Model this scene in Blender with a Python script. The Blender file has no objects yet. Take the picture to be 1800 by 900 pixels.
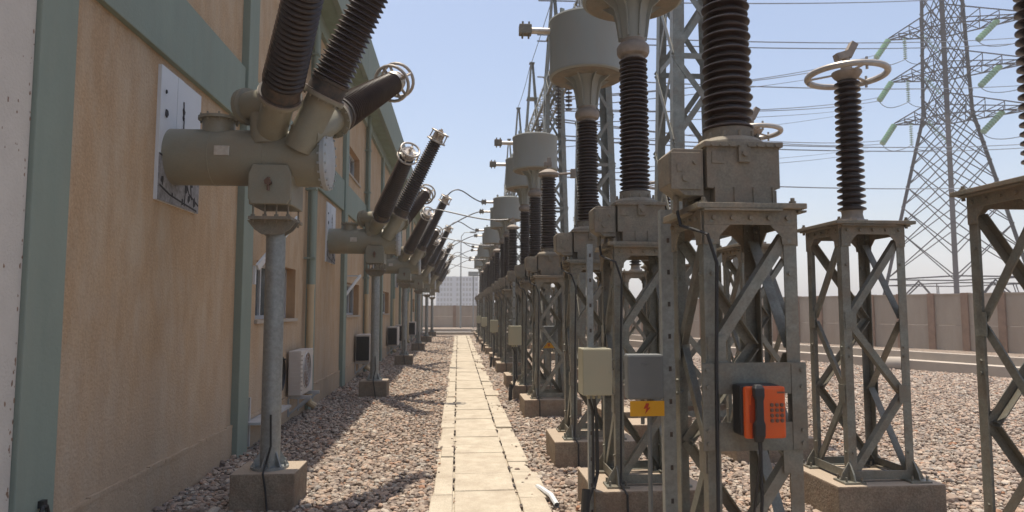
import bpy, bmesh, math, random
import numpy as np
from mathutils import Vector, Matrix
rad = math.radians
sc = bpy.context.scene
C = sc.collection
random.seed(7)

# ------------------------------------------------------------------ camera
F = 1200.0
yaw = 0.0790; pitch = 0.0788
fw = Vector((math.sin(yaw)*math.cos(pitch), math.cos(yaw)*math.cos(pitch), math.sin(pitch)))
rt = Vector((math.cos(yaw), -math.sin(yaw), 0)); up = rt.cross(fw)
cam = bpy.data.cameras.new('camera'); camo = bpy.data.objects.new('camera', cam); C.objects.link(camo)
camo.matrix_world = Matrix(((rt.x, up.x, -fw.x, 0), (rt.y, up.y, -fw.y, 0), (rt.z, up.z, -fw.z, 1.6), (0, 0, 0, 1)))
cam.sensor_width = 36; cam.lens = 36*F/1800; cam.clip_start = .05; cam.clip_end = 5000
cam.dof.use_dof = True; cam.dof.focus_distance = 6.0; cam.dof.aperture_fstop = 3.2
sc.camera = camo
# ------------------------------------------------------------------ light
SD = Vector((-.07, .13, 1)).normalized()          # towards the sun
SUN_EL = math.asin(SD.z); SUN_AZ = math.atan2(SD.x, SD.y)
w = bpy.data.worlds.new('World'); sc.world = w; w.use_nodes = True
nt = w.node_tree; bg = nt.nodes['Background']
sky = nt.nodes.new('ShaderNodeTexSky'); sky.sky_type = 'NISHITA'; sky.sun_disc = False
sky.sun_elevation = SUN_EL; sky.sun_rotation = SUN_AZ
sky.air_density = 1.0; sky.dust_density = 3.0; sky.ozone_density = 1.2; sky.altitude = 50
nt.links.new(sky.outputs[0], bg.inputs[0]); bg.inputs[1].default_value = .15
sl = bpy.data.lights.new('sun', 'SUN'); sl.energy = 4.6; sl.angle = rad(.53); sl.color = (1, .91, .77)
so = bpy.data.objects.new('sun', sl); C.objects.link(so)
so.rotation_euler = SD.to_track_quat('Z', 'Y').to_euler(); so.location = (0, 0, 60)
sc.view_settings.view_transform = 'Standard'; sc.view_settings.look = 'None'
sc.view_settings.exposure = 0.3; sc.view_settings.gamma = 1
sc.cycles.use_denoising = True
sc.cycles.max_bounces = 6; sc.cycles.diffuse_bounces = 3; sc.cycles.glossy_bounces = 3
sc.cycles.volume_bounces = 1

# ------------------------------------------------------------------ materials
def mat(name, col, rough=.7, metal=0., var=.12, vscale=6., dirt=None, dirt_amt=.35, dscale=3., bump=0., bscale=60., spec=.5, streak=False, up_dust_light=0., fine=0., fscale=90, orand=.06):
    m = bpy.data.materials.new(name); m.use_nodes = True
    n = m.node_tree.nodes; l = m.node_tree.links; b = n['Principled BSDF']
    b.inputs['Roughness'].default_value = rough; b.inputs['Metallic'].default_value = metal
    b.inputs['Specular IOR Level'].default_value = spec
    tc = n.new('ShaderNodeTexCoord'); geo = n.new('ShaderNodeNewGeometry')
    mp = n.new('ShaderNodeMapping'); l.new(geo.outputs['Position'], mp.inputs[0])
    if streak: mp.inputs['Scale'].default_value = (1, 1, .3)
    n1 = n.new('ShaderNodeTexNoise'); n1.inputs['Scale'].default_value = vscale; n1.inputs['Detail'].default_value = 6; n1.inputs['Roughness'].default_value = .65
    l.new(mp.outputs[0], n1.inputs['Vector'])
    r1 = n.new('ShaderNodeMapRange'); r1.inputs[1].default_value = .3; r1.inputs[2].default_value = .7
    r1.inputs[3].default_value = 1-var; r1.inputs[4].default_value = 1+var; l.new(n1.outputs[0], r1.inputs[0])
    mx = n.new('ShaderNodeVectorMath'); mx.operation = 'SCALE'; mx.inputs[0].default_value = col[:3]; l.new(r1.outputs[0], mx.inputs['Scale'])
    out = mx.outputs[0]
    if fine:
        nf = n.new('ShaderNodeTexNoise'); nf.inputs['Scale'].default_value = fscale; nf.inputs['Detail'].default_value = 3; l.new(geo.outputs['Position'], nf.inputs['Vector'])
        rf = n.new('ShaderNodeMapRange'); rf.inputs[1].default_value = .35; rf.inputs[2].default_value = .65; rf.inputs[3].default_value = 1-fine; rf.inputs[4].default_value = 1+fine; l.new(nf.outputs[0], rf.inputs[0])
        mf = n.new('ShaderNodeVectorMath'); mf.operation = 'SCALE'; l.new(out, mf.inputs[0]); l.new(rf.outputs[0], mf.inputs['Scale']); out = mf.outputs[0]
    if orand:
        oi = n.new('ShaderNodeObjectInfo'); ro = n.new('ShaderNodeMapRange'); ro.inputs[3].default_value = 1-orand; ro.inputs[4].default_value = 1+orand; l.new(oi.outputs['Random'], ro.inputs[0])
        mo = n.new('ShaderNodeVectorMath'); mo.operation = 'SCALE'; l.new(out, mo.inputs[0]); l.new(ro.outputs[0], mo.inputs['Scale']); out = mo.outputs[0]
    if dirt:
        n2 = n.new('ShaderNodeTexNoise'); n2.inputs['Scale'].default_value = dscale; n2.inputs['Detail'].default_value = 8; n2.inputs['Roughness'].default_value = .7
        l.new(mp.outputs[0], n2.inputs['Vector'])
        r2 = n.new('ShaderNodeMapRange'); r2.inputs[1].default_value = .42; r2.inputs[2].default_value = .68; r2.inputs[3].default_value = 0; r2.inputs[4].default_value = dirt_amt
        l.new(n2.outputs[0], r2.inputs[0])
        m2 = n.new('ShaderNodeMix'); m2.data_type = 'RGBA'; l.new(r2.outputs[0], m2.inputs[0]); l.new(out, m2.inputs[6]); m2.inputs[7].default_value = (*dirt, 1)
        out = m2.outputs[2]
    if up_dust_light:  # pales upward faces: dust on porcelain, painted sunlight on concrete tops
        sx = n.new('ShaderNodeSeparateXYZ'); l.new(geo.outputs['Normal'], sx.inputs[0])
        r3 = n.new('ShaderNodeMapRange'); r3.inputs[1].default_value = .25; r3.inputs[2].default_value = .95; r3.inputs[4].default_value = up_dust_light; l.new(sx.outputs[2], r3.inputs[0])
        m3 = n.new('ShaderNodeMix'); m3.data_type = 'RGBA'; l.new(r3.outputs[0], m3.inputs[0]); l.new(out, m3.inputs[6]); m3.inputs[7].default_value = (.42, .345, .27, 1)
        out = m3.outputs[2]
    l.new(out, b.inputs['Base Color'])
    if bump:
        n3 = n.new('ShaderNodeTexNoise'); n3.inputs['Scale'].default_value = bscale; n3.inputs['Detail'].default_value = 4
        l.new(geo.outputs['Position'], n3.inputs['Vector'])
        bp = n.new('ShaderNodeBump'); bp.inputs['Strength'].default_value = bump; bp.inputs['Distance'].default_value = .01
        l.new(n3.outputs[0], bp.inputs['Height']); l.new(bp.outputs[0], b.inputs['Normal'])
    return m
M = {}
M['stucco'] = mat('stucco', (.455, .318, .198), .95, var=.08, vscale=9, dirt=(.54, .45, .34), dirt_amt=.6, dscale=4.0, bump=1.0, bscale=38, fine=.10, fscale=55, orand=0, streak=True, spec=.1)
def weather(m, col, zmax, amt):
    n = m.node_tree.nodes; l = m.node_tree.links; b = n['Principled BSDF']; src = b.inputs['Base Color'].links[0].from_socket
    geo = n.new('ShaderNodeNewGeometry'); sx = n.new('ShaderNodeSeparateXYZ'); l.new(geo.outputs['Position'], sx.inputs[0])
    ns = n.new('ShaderNodeTexNoise'); ns.inputs['Scale'].default_value = 1.7; ns.inputs['Detail'].default_value = 7; ns.inputs['Roughness'].default_value = .7; l.new(geo.outputs['Position'], ns.inputs['Vector'])
    a = n.new('ShaderNodeMath'); a.operation = 'MULTIPLY_ADD'; a.inputs[1].default_value = zmax*1.6; a.inputs[2].default_value = -zmax*.25; l.new(ns.outputs[0], a.inputs[0])
    c = n.new('ShaderNodeMath'); c.operation = 'SUBTRACT'; l.new(a.outputs[0], c.inputs[0]); l.new(sx.outputs[2], c.inputs[1])
    mr = n.new('ShaderNodeMapRange'); mr.inputs[1].default_value = -.12*zmax; mr.inputs[2].default_value = .35*zmax; mr.inputs[4].default_value = amt; l.new(c.outputs[0], mr.inputs[0])
    mx = n.new('ShaderNodeMix'); mx.data_type = 'RGBA'; l.new(mr.outputs[0], mx.inputs[0]); l.new(src, mx.inputs[6]); mx.inputs[7].default_value = (*col, 1); l.new(mx.outputs[2], b.inputs['Base Color'])
weather(M['stucco'], (.45, .365, .285), 2.6, .45); weather(M['stucco'], (.35, .265, .185), .5, .2)
M['green'] = mat('green_paint', (.235, .277, .232), .8, var=.06, vscale=4, dirt=(.30, .30, .24), dirt_amt=.3, bump=.25, bscale=40, streak=True, spec=.2)
M['olive'] = mat('olive_paint', (.25, .31, .245), .8, var=.08, vscale=2, dirt=(.2, .2, .13), dirt_amt=.4, spec=.2)
M['steel'] = mat('galvanised_steel', (.20, .202, .172), .5, .3, fine=.12, orand=.16, var=.22, vscale=11, dirt=(.20, .14, .09), dirt_amt=.6, dscale=5, spec=.4)
M['steel2'] = mat('clean_galvanised_steel', (.30, .315, .305), .48, .4, var=.2, vscale=30, dirt=(.24, .2, .15), dirt_amt=.3, dscale=4)
M['dusty'] = mat('dusty_steel_plate', (.205, .185, .14), .65, .15, fine=.15, orand=.12, var=.2, vscale=9, dirt=(.32, .22, .14), dirt_amt=.6, dscale=6)
M['grey'] = mat('grey_enamel', (.29, .305, .28), .7, 0, var=.05, vscale=2, dirt=(.32, .25, .18), dirt_amt=.28, dscale=3, streak=True)
M['grey_dirt'] = mat('dusty_grey_enamel', (.20, .178, .136), .75, 0, fine=.12, orand=.1, var=.2, vscale=14, dirt=(.25, .185, .13), dirt_amt=.7, dscale=8)
M['collar'] = mat('dusty_collar', (.26, .215, .175), .7, 0, var=.2, vscale=14, dirt=(.30, .26, .22), dirt_amt=.4, dscale=8)
M['tank'] = mat('tank_paint', (.25, .24, .185), .5, .0, fine=.04, var=.08, vscale=4, dirt=(.28, .205, .13), dirt_amt=.5, dscale=2.5)
M['tankend'] = mat('tank_flange_paint', (.40, .42, .42), .5, .1, var=.06, vscale=5, dirt=(.35, .25, .22), dirt_amt=.3)
M['porc'] = mat('brown_porcelain', (.026, .014, .011), .3, 0, var=.3, vscale=8, dirt=(.12, .075, .05), dirt_amt=.22, dscale=7, up_dust_light=.16, spec=.5, orand=0)
M['dark'] = mat('dark_cement_band', (.05, .045, .042), .7, dirt=(.2, .12, .07), dirt_amt=.5, dscale=12)
M['alum'] = mat('bright_aluminium', (.60, .56, .50), .38, .6, var=.1, vscale=20, dirt=(.40, .28, .2), dirt_amt=.6, dscale=12)
M['ring'] = mat('grading_ring_aluminium', (.44, .41, .37), .45, .3, var=.1, vscale=15, dirt=(.36, .28, .22), dirt_amt=.5, dscale=10)
M['conc'] = mat('concrete', (.245, .20, .15), .95, 0, up_dust_light=.75, fine=.18, orand=.1, var=.2, vscale=12, dirt=(.25, .15, .1), dirt_amt=.5, dscale=4, bump=.6, bscale=50, spec=.1)  # tops coloured pale as if sunlit, sides dark as if shaded
M['wallc'] = mat('precast_concrete', (.37, .315, .25), .95, 0, fine=.08, orand=.08, var=.12, vscale=1.3, dirt=(.33, .24, .17), dirt_amt=.5, dscale=.7, bump=.3, bscale=20, streak=True, spec=.1)
M['wallpost'] = mat('precast_post', (.27, .18, .125), .95, 0, var=.15, vscale=3, spec=.1)
M['slab'] = mat('path_concrete', (.475, .42, .335), .95, 0, fine=.14, fscale=120, var=.1, vscale=9, dirt=(.32, .26, .20), dirt_amt=.65, dscale=3.2, bump=.5, bscale=70, spec=.1)
M['kerb'] = mat('kerb_concrete', (.42, .37, .31), .95, 0, var=.1, vscale=3, dirt=(.35, .28, .22), dirt_amt=.4, dscale=1.5, spec=.1)
M['white'] = mat('white_plaster', (.58, .535, .475), .9, 0, var=.05, vscale=5, bump=.5, bscale=60, spec=.1)
M['panelw'] = mat('white_panel', (.62, .64, .66), .6, 0, var=.03, vscale=3)
M['crack'] = mat('peeling_sealant', (.03, .028, .03), .8)
M['peel'] = mat('grey_sealant', (.27, .265, .27), .8, var=.3, vscale=25, dirt=(.1, .09, .09), dirt_amt=.6, dscale=14)
M['glass'] = mat('window_glass', (.07, .085, .09), .12, 0, var=.1)
M['frame'] = mat('window_frame', (.50, .50, .50), .5, .3)
M['jamb'] = mat('window_jamb', (.42, .26, .14), .9)
M['acw'] = mat('ac_casing', (.55, .50, .45), .6, var=.06, dirt=(.35, .26, .2), dirt_amt=.4)
M['black'] = mat('black_rubber', (.018, .018, .019), .55)
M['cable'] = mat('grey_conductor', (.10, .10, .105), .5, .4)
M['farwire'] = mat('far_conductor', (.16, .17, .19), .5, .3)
M['orange'] = mat('orange_plastic', (.66, .09, .007), .45, var=.06, dirt=(.5, .12, .03), dirt_amt=.35, dscale=20)
M['orange_in'] = mat('dark_orange_plastic', (.40, .045, .008), .5)
M['key'] = mat('steel_key', (.17, .10, .07), .4, .5)
M['yellow'] = mat('yellow_sign', (.78, .38, .015), .5, var=.05)
M['red'] = mat('red_mark', (.50, .05, .01), .5)
M['boxg'] = mat('grey_fibreglass', (.175, .185, .185), .5, var=.04, dirt=(.25, .22, .19), dirt_amt=.2)
M['cream'] = mat('cream_cabinet', (.40, .38, .27), .5, var=.05, dirt=(.4, .3, .2), dirt_amt=.3)
M['creampipe'] = mat('cream_pipe', (.50, .38, .23), .6, var=.05)
M['glassins'] = mat('green_glass_insulator', (.30, .46, .33), .2, 0, var=.1)
M['pylon'] = mat('pylon_steel', (.055, .045, .045), .7, .1, var=.15, vscale=2)
M['hotelw'] = mat('hotel_render', (.22, .24, .28), .9, var=.03)
M['hotelg'] = mat('hotel_window', (.03, .035, .04), .3)
M['asphalt'] = mat('road_asphalt', (.13, .11, .095), .95, var=.15, vscale=2)

def gravel_mat(stones):
    m = bpy.data.materials.new('gravel_stone' if stones else 'gravel_bed'); m.use_nodes = True
    n = m.node_tree.nodes; l = m.node_tree.links; b = n['Principled BSDF']; b.inputs['Roughness'].default_value = .85; b.inputs['Specular IOR Level'].default_value = .2
    geo = n.new('ShaderNodeNewGeometry'); cr = n.new('ShaderNodeValToRGB'); e = cr.color_ramp
    cols = [(0, (.18, .145, .13)), (.25, (.34, .28, .25)), (.5, (.42, .36, .315)), (.68, (.46, .335, .27)), (.8, (.31, .29, .28)), (.93, (.58, .52, .46)), (1, (.36, .19, .12))]
    e.elements[0].position = 0; e.elements[0].color = (*cols[0][1], 1); e.elements[1].position = 1; e.elements[1].color = (*cols[-1][1], 1)
    for p, c in cols[1:-1]: x = e.elements.new(p); x.color = (*c, 1)
    if stones:
        l.new(geo.outputs['Random Per Island'], cr.inputs[0])
        n1 = n.new('ShaderNodeTexNoise'); n1.inputs['Scale'].default_value = 70; n1.inputs['Detail'].default_value = 4; l.new(geo.outputs['Position'], n1.inputs['Vector'])
        r = n.new('ShaderNodeMapRange'); r.inputs[3].default_value = .75; r.inputs[4].default_value = 1.25; l.new(n1.outputs[0], r.inputs[0])
    else:
        v = n.new('ShaderNodeTexVoronoi'); v.inputs['Scale'].default_value = 19; v.inputs['Randomness'].default_value = 1
        l.new(geo.outputs['Position'], v.inputs['Vector'])
        sx = n.new('ShaderNodeSeparateColor'); l.new(v.outputs['Color'], sx.inputs[0]); l.new(sx.outputs[0], cr.inputs[0])
        r = n.new('ShaderNodeMapRange'); r.inputs[1].default_value = .15; r.inputs[2].default_value = .75; r.inputs[3].default_value = 1.0; r.inputs[4].default_value = .55; l.new(v.outputs['Distance'], r.inputs[0])
        bp = n.new('ShaderNodeBump'); bp.inputs['Strength'].default_value = 1; bp.inputs['Distance'].default_value = .03; bp.invert = True
        l.new(v.outputs['Distance'], bp.inputs['Height']); l.new(bp.outputs[0], b.inputs['Normal'])
    mx = n.new('ShaderNodeVectorMath'); mx.operation = 'SCALE'; wm_ = n.new('ShaderNodeVectorMath'); wm_.operation = 'MULTIPLY'; l.new(cr.outputs[0], wm_.inputs[0]); wm_.inputs[1].default_value = (.85, .82, .76); l.new(wm_.outputs[0], mx.inputs[0]); l.new(r.outputs[0], mx.inputs['Scale'])
    l.new(mx.outputs[0], b.inputs['Base Color'])
    return m
M['stone'] = gravel_mat(True); M['bed'] = gravel_mat(False)

# ------------------------------------------------------------------ mesh helpers
class MB:
    def __init__(s): s.v = []; s.f = []; s.sm = []; s.mi = []; s.cur = 0
    def add(s, vs, fs, smooth=False):
        b = len(s.v); s.v += [tuple(v) for v in vs]
        for f in fs: s.f.append([b+i for i in f]); s.sm.append(smooth); s.mi.append(s.cur)
        return s
    def box(s, c, d, rot=None):
        hx, hy, hz = d[0]/2, d[1]/2, d[2]/2
        vs = [Vector((x, y, z)) for x in (-hx, hx) for y in (-hy, hy) for z in (-hz, hz)]
        if rot: vs = [rot @ v for v in vs]
        c = Vector(c)
        return s.add([c+v for v in vs], [(0, 1, 3, 2), (4, 6, 7, 5), (0, 4, 5, 1), (2, 3, 7, 6), (0, 2, 6, 4), (1, 5, 7, 3)])
    def b2(s, x0, x1, y0, y1, z0, z1):
        return s.box(((x0+x1)/2, (y0+y1)/2, (z0+z1)/2), (abs(x1-x0), abs(y1-y0), abs(z1-z0)))
    def bbox(s, x0, x1, y0, y1, z0, z1, b=.01):      # bevelled box (chamfered all round)
        pts = []
        cx, cy, cz = (x0+x1)/2, (y0+y1)/2, (z0+z1)/2; hx, hy, hz = (x1-x0)/2, (y1-y0)/2, (z1-z0)/2
        bm = bmesh.new(); bmesh.ops.create_cube(bm, size=1)
        for v in bm.verts: v.co = Vector((v.co.x*2*hx+cx, v.co.y*2*hy+cy, v.co.z*2*hz+cz))
        bmesh.ops.bevel(bm, geom=bm.edges[:], offset=b, segments=2, affect='EDGES', profile=.6)
        return s.frombm(bm)
    def frombm(s, bm, smooth=False):
        bm.verts.index_update(); s.add([v.co.copy() for v in bm.verts], [[v.index for v in f.verts] for f in bm.faces], smooth); bm.free(); return s
    def bar(s, p0, p1, w, t, nrm, off=(0, 0)):       # flat bar: width w across, thickness t along nrm
        p0 = Vector(p0); p1 = Vector(p1); d = (p1-p0).normalized(); nrm = Vector(nrm); nrm = (nrm-d*nrm.dot(d)).normalized(); u = d.cross(nrm)
        vs = []
        for p in (p0, p1):
            for a in (-.5, .5):
                for c in (-.5, .5): vs.append(p+u*(a*w+off[0])+nrm*(c*t+off[1]))
        return s.add(vs, [(0, 1, 3, 2), (4, 6, 7, 5), (0, 4, 5, 1), (2, 3, 7, 6), (0, 2, 6, 4), (1, 5, 7, 3)])
    def ang(s, p0, p1, w, t, nrm, side=1):           # L section
        s.bar(p0, p1, w, t, nrm)
        return s.bar(p0, p1, t, w, nrm, (side*(w/2-t/2), -(w/2+t/2)))
    def lathe(s, p0, ax, prof, n=28, smooth=True, caps=True):
        p0 = Vector(p0); ax = Vector(ax).normalized()
        u = ax.orthogonal().normalized() if abs(ax.z) < .999 else Vector((1, 0, 0)); v = ax.cross(u)
        vs = []; fs = []
        for h, r in prof:
            for i in range(n):
                a = 2*math.pi*i/n; vs.append(p0+ax*h+(u*math.cos(a)+v*math.sin(a))*r)
        m = len(prof)
        for j in range(m-1):
            for i in range(n):
                k = (i+1) % n; fs.append((j*n+i, j*n+k, (j+1)*n+k, (j+1)*n+i))
        s.add(vs, fs, smooth)
        if caps:
            s.add([vs[i] for i in range(n)], [tuple(reversed(range(n)))]); s.add([vs[(m-1)*n+i] for i in range(n)], [tuple(range(n))])
        return s
    def cyl(s, p0, p1, r0, r1=None, n=16, smooth=True):
        p0 = Vector(p0); p1 = Vector(p1); r1 = r0 if r1 is None else r1
        return s.lathe(p0, p1-p0, [(0, r0), ((p1-p0).length, r1)], n, smooth)
    def tube(s, pts, r, n=8, closed=False):
        pts = [Vector(p) for p in pts]; m = len(pts); vs = []; fs = []; u = None
        for i, p in enumerate(pts):
            a = pts[(i-1) % m] if (closed or i > 0) else p; b = pts[(i+1) % m] if (closed or i < m-1) else p
            d = (b-a).normalized()
            u = (d.orthogonal() if u is None else u-d*u.dot(d)).normalized(); v = d.cross(u)
            for k in range(n):
                t = 2*math.pi*k/n; vs.append(p+(u*math.cos(t)+v*math.sin(t))*r)
        for i in range(m if closed else m-1):
            j = (i+1) % m
            for k in range(n): q = (k+1) % n; fs.append((i*n+k, i*n+q, j*n+q, j*n+k))
        return s.add(vs, fs, True)
    def prism(s, poly, axis, t0, t1):                # polygon extruded along an axis ('x','y','z')
        def P(a, b, t): return {'x': (t, a, b), 'y': (a, t, b), 'z': (a, b, t)}[axis]
        n = len(poly); vs = [P(a, b, t0) for a, b in poly]+[P(a, b, t1) for a, b in poly]
        return s.add(vs, [tuple(range(n)), tuple(reversed(range(n, 2*n)))]+[(i, (i+1) % n, n+(i+1) % n, n+i) for i in range(n)])
    def build(s, name, m, parent=None, bevel=0):
        me = bpy.data.meshes.new(name); me.from_pydata(s.v, [], s.f)
        ms = m if isinstance(m, (list, tuple)) else [m]
        for x in ms: me.materials.append(M[x])
        me.polygons.foreach_set('use_smooth', s.sm); me.polygons.foreach_set('material_index', s.mi)
        bm = bmesh.new(); bm.from_mesh(me); bmesh.ops.recalc_face_normals(bm, faces=bm.faces)
        for e in bm.edges:
            if len(e.link_faces) == 2 and e.calc_face_angle(0) > .6: e.smooth = False
        bm.to_mesh(me); bm.free()
        o = bpy.data.objects.new(name, me); C.objects.link(o)
        if parent is not None: o.parent = parent
        if bevel:
            b = o.modifiers.new('bevel', 'BEVEL'); b.width = bevel; b.segments = 2; b.limit_method = 'ANGLE'
        return o
KIDS = {}
def tag(o, label=None, cat=None, group=None, kind=None):
    if label: o['label'] = label
    if cat: o['category'] = cat
    if group: o['group'] = group
    if kind: o['kind'] = kind
    return o
def empty(name, loc=(0, 0, 0), rz=0):
    o = bpy.data.objects.new(name, None); C.objects.link(o); o.location = loc; o.rotation_euler = (0, 0, rz); o.empty_display_size = .1
    return o
def copy_tree(o, parent=None):
    c = o.copy(); C.objects.link(c); c.parent = parent
    for ch in [x for x in C.objects if x.parent is o]: copy_tree(ch, c)
    return c
def grab(o): return [x for x in C.objects if x.parent is o]
ORD = ['first', 'second', 'third', 'fourth', 'fifth', 'sixth', 'seventh', 'eighth', 'ninth', 'tenth', 'eleventh', 'twelfth', 'thirteenth', 'fourteenth', 'fifteenth', 'sixteenth', 'seventeenth', 'eighteenth', 'nineteenth', 'twentieth', 'twenty-first', 'twenty-second', 'twenty-third', 'twenty-fourth', 'twenty-fifth', 'twenty-sixth', 'twenty-seventh', 'twenty-eighth', 'twenty-ninth', 'thirtieth']
S = 7.05; NB = 6
CTY = [3.55, 5.45, 7.35]

# ------------------------------------------------------------------ ground
g = MB(); g.add([(-700, -60, 0), (700, -60, 0), (700, 1500, 0), (-700, 1500, 0)], [(0, 1, 2, 3)])
tag(g.build('ground', 'bed'), kind='structure')

def stones():
    rng = np.random.default_rng(3)
    def ico(sub):
        bm = bmesh.new(); bmesh.ops.create_icosphere(bm, subdivisions=sub, radius=1)
        bm.verts.index_update(); v = np.array([p.co[:] for p in bm.verts]); f = np.array([[x.index for x in q.verts] for q in bm.faces]); bm.free(); return v, f
    V = []; Fc = []; base = 0
    def region(x0, x1, y0, y1, cell, smin, smax, sub, cond=None):
        nonlocal base
        nx = int((x1-x0)/cell); ny = int((y1-y0)/cell)
        gx, gy = np.meshgrid(np.arange(nx), np.arange(ny)); n = nx*ny
        px = x0+(gx.ravel()+rng.uniform(-.1, 1.1, n))*cell; py = y0+(gy.ravel()+rng.uniform(-.1, 1.1, n))*cell
        k = (px > -2.40) & (px < .95*py+1.2) & (px > -.62*py-.5) & (py > 3.6)
        onp = (px > -.19) & (px < .72)
        edge_ = (np.abs(px+.03) < .05) | (px > .50) | (px < -.15)
        k &= ~(onp & (py < 42) & ~(edge_ & (rng.random(n) < .035)))
        lift = np.where(onp, .045, 0.)
        k &= (px < 13.1-(py-15.2)*.315)
        px, py, lift = px[k], py[k], lift[k]; n = len(px)
        if n == 0: return
        v, f = ico(sub); nv = len(v)
        s = rng.uniform(smin, smax, (n, 1))*np.exp(rng.normal(0, .25, (n, 1)))*np.where(lift > 0, .6, 1.)[:, None]
        sc3 = np.concatenate([s*rng.uniform(.8, 1.35, (n, 1)), s*rng.uniform(.7, 1.1, (n, 1)), s*rng.uniform(.45, .8, (n, 1))], 1)
        P = v[None]*sc3[:, None]*rng.uniform(.80, 1.15, (n, nv, 1))
        a = rng.uniform(0, 6.28, n); tx = rng.normal(0, .35, n)
        ct, st = np.cos(tx)[:, None], np.sin(tx)[:, None]
        y = P[..., 1]*ct-P[..., 2]*st; z = P[..., 1]*st+P[..., 2]*ct
        ca, sa = np.cos(a)[:, None], np.sin(a)[:, None]
        X = P[..., 0]*ca-y*sa+px[:, None]; Y = P[..., 0]*sa+y*ca+py[:, None]
        hz = .010*np.sin(px*2.3+1)*np.sin(py*1.9)+.008*np.sin(px*5.1)*np.sin(py*4.3+2)
        Z = z+(hz+rng.uniform(-.008, .028, n)*(lift == 0)+lift)[:, None]
        V.append(np.stack([X, Y, Z], -1).reshape(-1, 3))
        Fc.append((f[None]+(base+np.arange(n)*nv)[:, None, None]).reshape(-1, 3)); base += n*nv
    region(-2.45, 8.5, 3.6, 7.6, .033, .013, .028, 2)
    region(-2.45, 12, 7.6, 13, .040, .016, .030, 1)
    region(-2.45, 14, 13, 22, .056, .022, .040, 1)
    region(-2.45, 1.2, 22, 42, .075, .03, .05, 1)
    v = np.concatenate(V).astype(np.float32); f = np.concatenate(Fc).astype(np.int32)
    me = bpy.data.meshes.new('gravel'); me.vertices.add(len(v)); me.vertices.foreach_set('co', v.ravel())
    me.loops.add(f.size); me.loops.foreach_set('vertex_index', f.ravel()); me.polygons.add(len(f))
    me.polygons.foreach_set('loop_start', np.arange(0, f.size, 3, dtype=np.int32))
    me.update(calc_edges=True); me.polygons.foreach_set('use_smooth', np.zeros(len(f), dtype=bool))
    me.materials.append(M['stone'])
    o = bpy.data.objects.new('gravel', me); C.objects.link(o)
    tag(o, 'loose grey and tan gravel stones covering the yard', 'gravel', kind='stuff')
    # a few stones strewn on the path edges
stones()

# path: concrete trench covers, three across, chipped and slightly uneven
def path():
    rnd = random.Random(5); m = MB()
    m.b2(-.20, .73, 2.5, 42.5, -.05, .022)
    y = 2.6
    def slab(x0, x1, ya, yb, z):
        g_ = .006; bm = bmesh.new(); bmesh.ops.create_cube(bm, size=1)
        for v in bm.verts:
            v.co = Vector(((x0 if v.co.x < 0 else x1)+rnd.uniform(-.004, .004), (ya+g_) if v.co.y < 0 else (yb-g_), (.012 if v.co.z < 0 else z)+rnd.uniform(-.002, .002)))
        bmesh.ops.bevel(bm, geom=bm.edges[:], offset=.006, segments=1, affect='EDGES')
        m.frombm(bm)
    for x0, x1, Ls, je in ((-.215, -.035, (.45, .62, .9), 'l'), (-.02, .505, (.47, .47, .62, .95), ''), (.52, .735, (.45, .9, .7), 'r')):
        y = 2.6
        while y < 42:
            y2 = min(y+rnd.choice(Ls), 42.3); a0, a1 = x0, x1
            if je == 'l': a0 += rnd.choice((0, 0, .02, .045))
            if je == 'r': a1 += rnd.choice((0, 0, -.03, -.07, .04))
            if not (je and rnd.random() < .09): slab(a0, a1, y, y2, .044+rnd.uniform(-.006, .006))
            if je:
                m.cur = 1
                for q_ in range(rnd.choice((1, 2, 2, 3))):
                    xs = -.028 if je == 'l' else .512
                    a_ = y+(y2-y)*rnd.uniform(.05, .85); m.b2(xs-rnd.uniform(.004, .016), xs+rnd.uniform(.004, .016), a_, a_+rnd.uniform(.02, .09), .03, .0535)
                m.cur = 0
            y = y2
    tag(m.build('path', ['slab', 'dark']), kind='structure')
path()

# raised concrete channel on the right, the far kerb and road
def strip(a, b, wd, z0, z1):
    a = Vector((*a, 0)); b = Vector((*b, 0)); d = (b-a).normalized(); n = Vector((d.y, -d.x, 0))
    q = [a, b, b+n*wd, a+n*wd]
    vs = [(p.x, p.y, z) for z in (z0, z1) for p in q]
    return vs, [(0, 3, 2, 1), (4, 5, 6, 7), (0, 1, 5, 4), (1, 2, 6, 5), (2, 3, 7, 6), (3, 0, 4, 7)]
m = MB(); m.add(*strip((15.4, 8), (-1.0+1.9, 47), .45, -.05, .27)); m.add(*strip((16.6, 8), (3.0, 47), .25, -.05, .42))
tag(m.build('kerb', 'kerb'), kind='structure')
m = MB(); m.add(*strip((16.2, 8), (2.2, 47), 2.6, -.05, .06)); tag(m.build('pavement', 'kerb'), kind='structure')
m = MB(); m.b2(-30, 1.2, 44.6, 45.0, -.05, .15); m.b2(-30, 2, 52, 52.3, -.05, .16); tag(m.build('far_kerb', 'kerb'), kind='structure')
m = MB(); m.add([(-30, 45, .005), (2.0, 45, .005), (2.6, 52, .005), (-30, 52, .005)], [(0, 1, 2, 3)]); tag(m.build('road', 'asphalt'), kind='structure')

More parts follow.
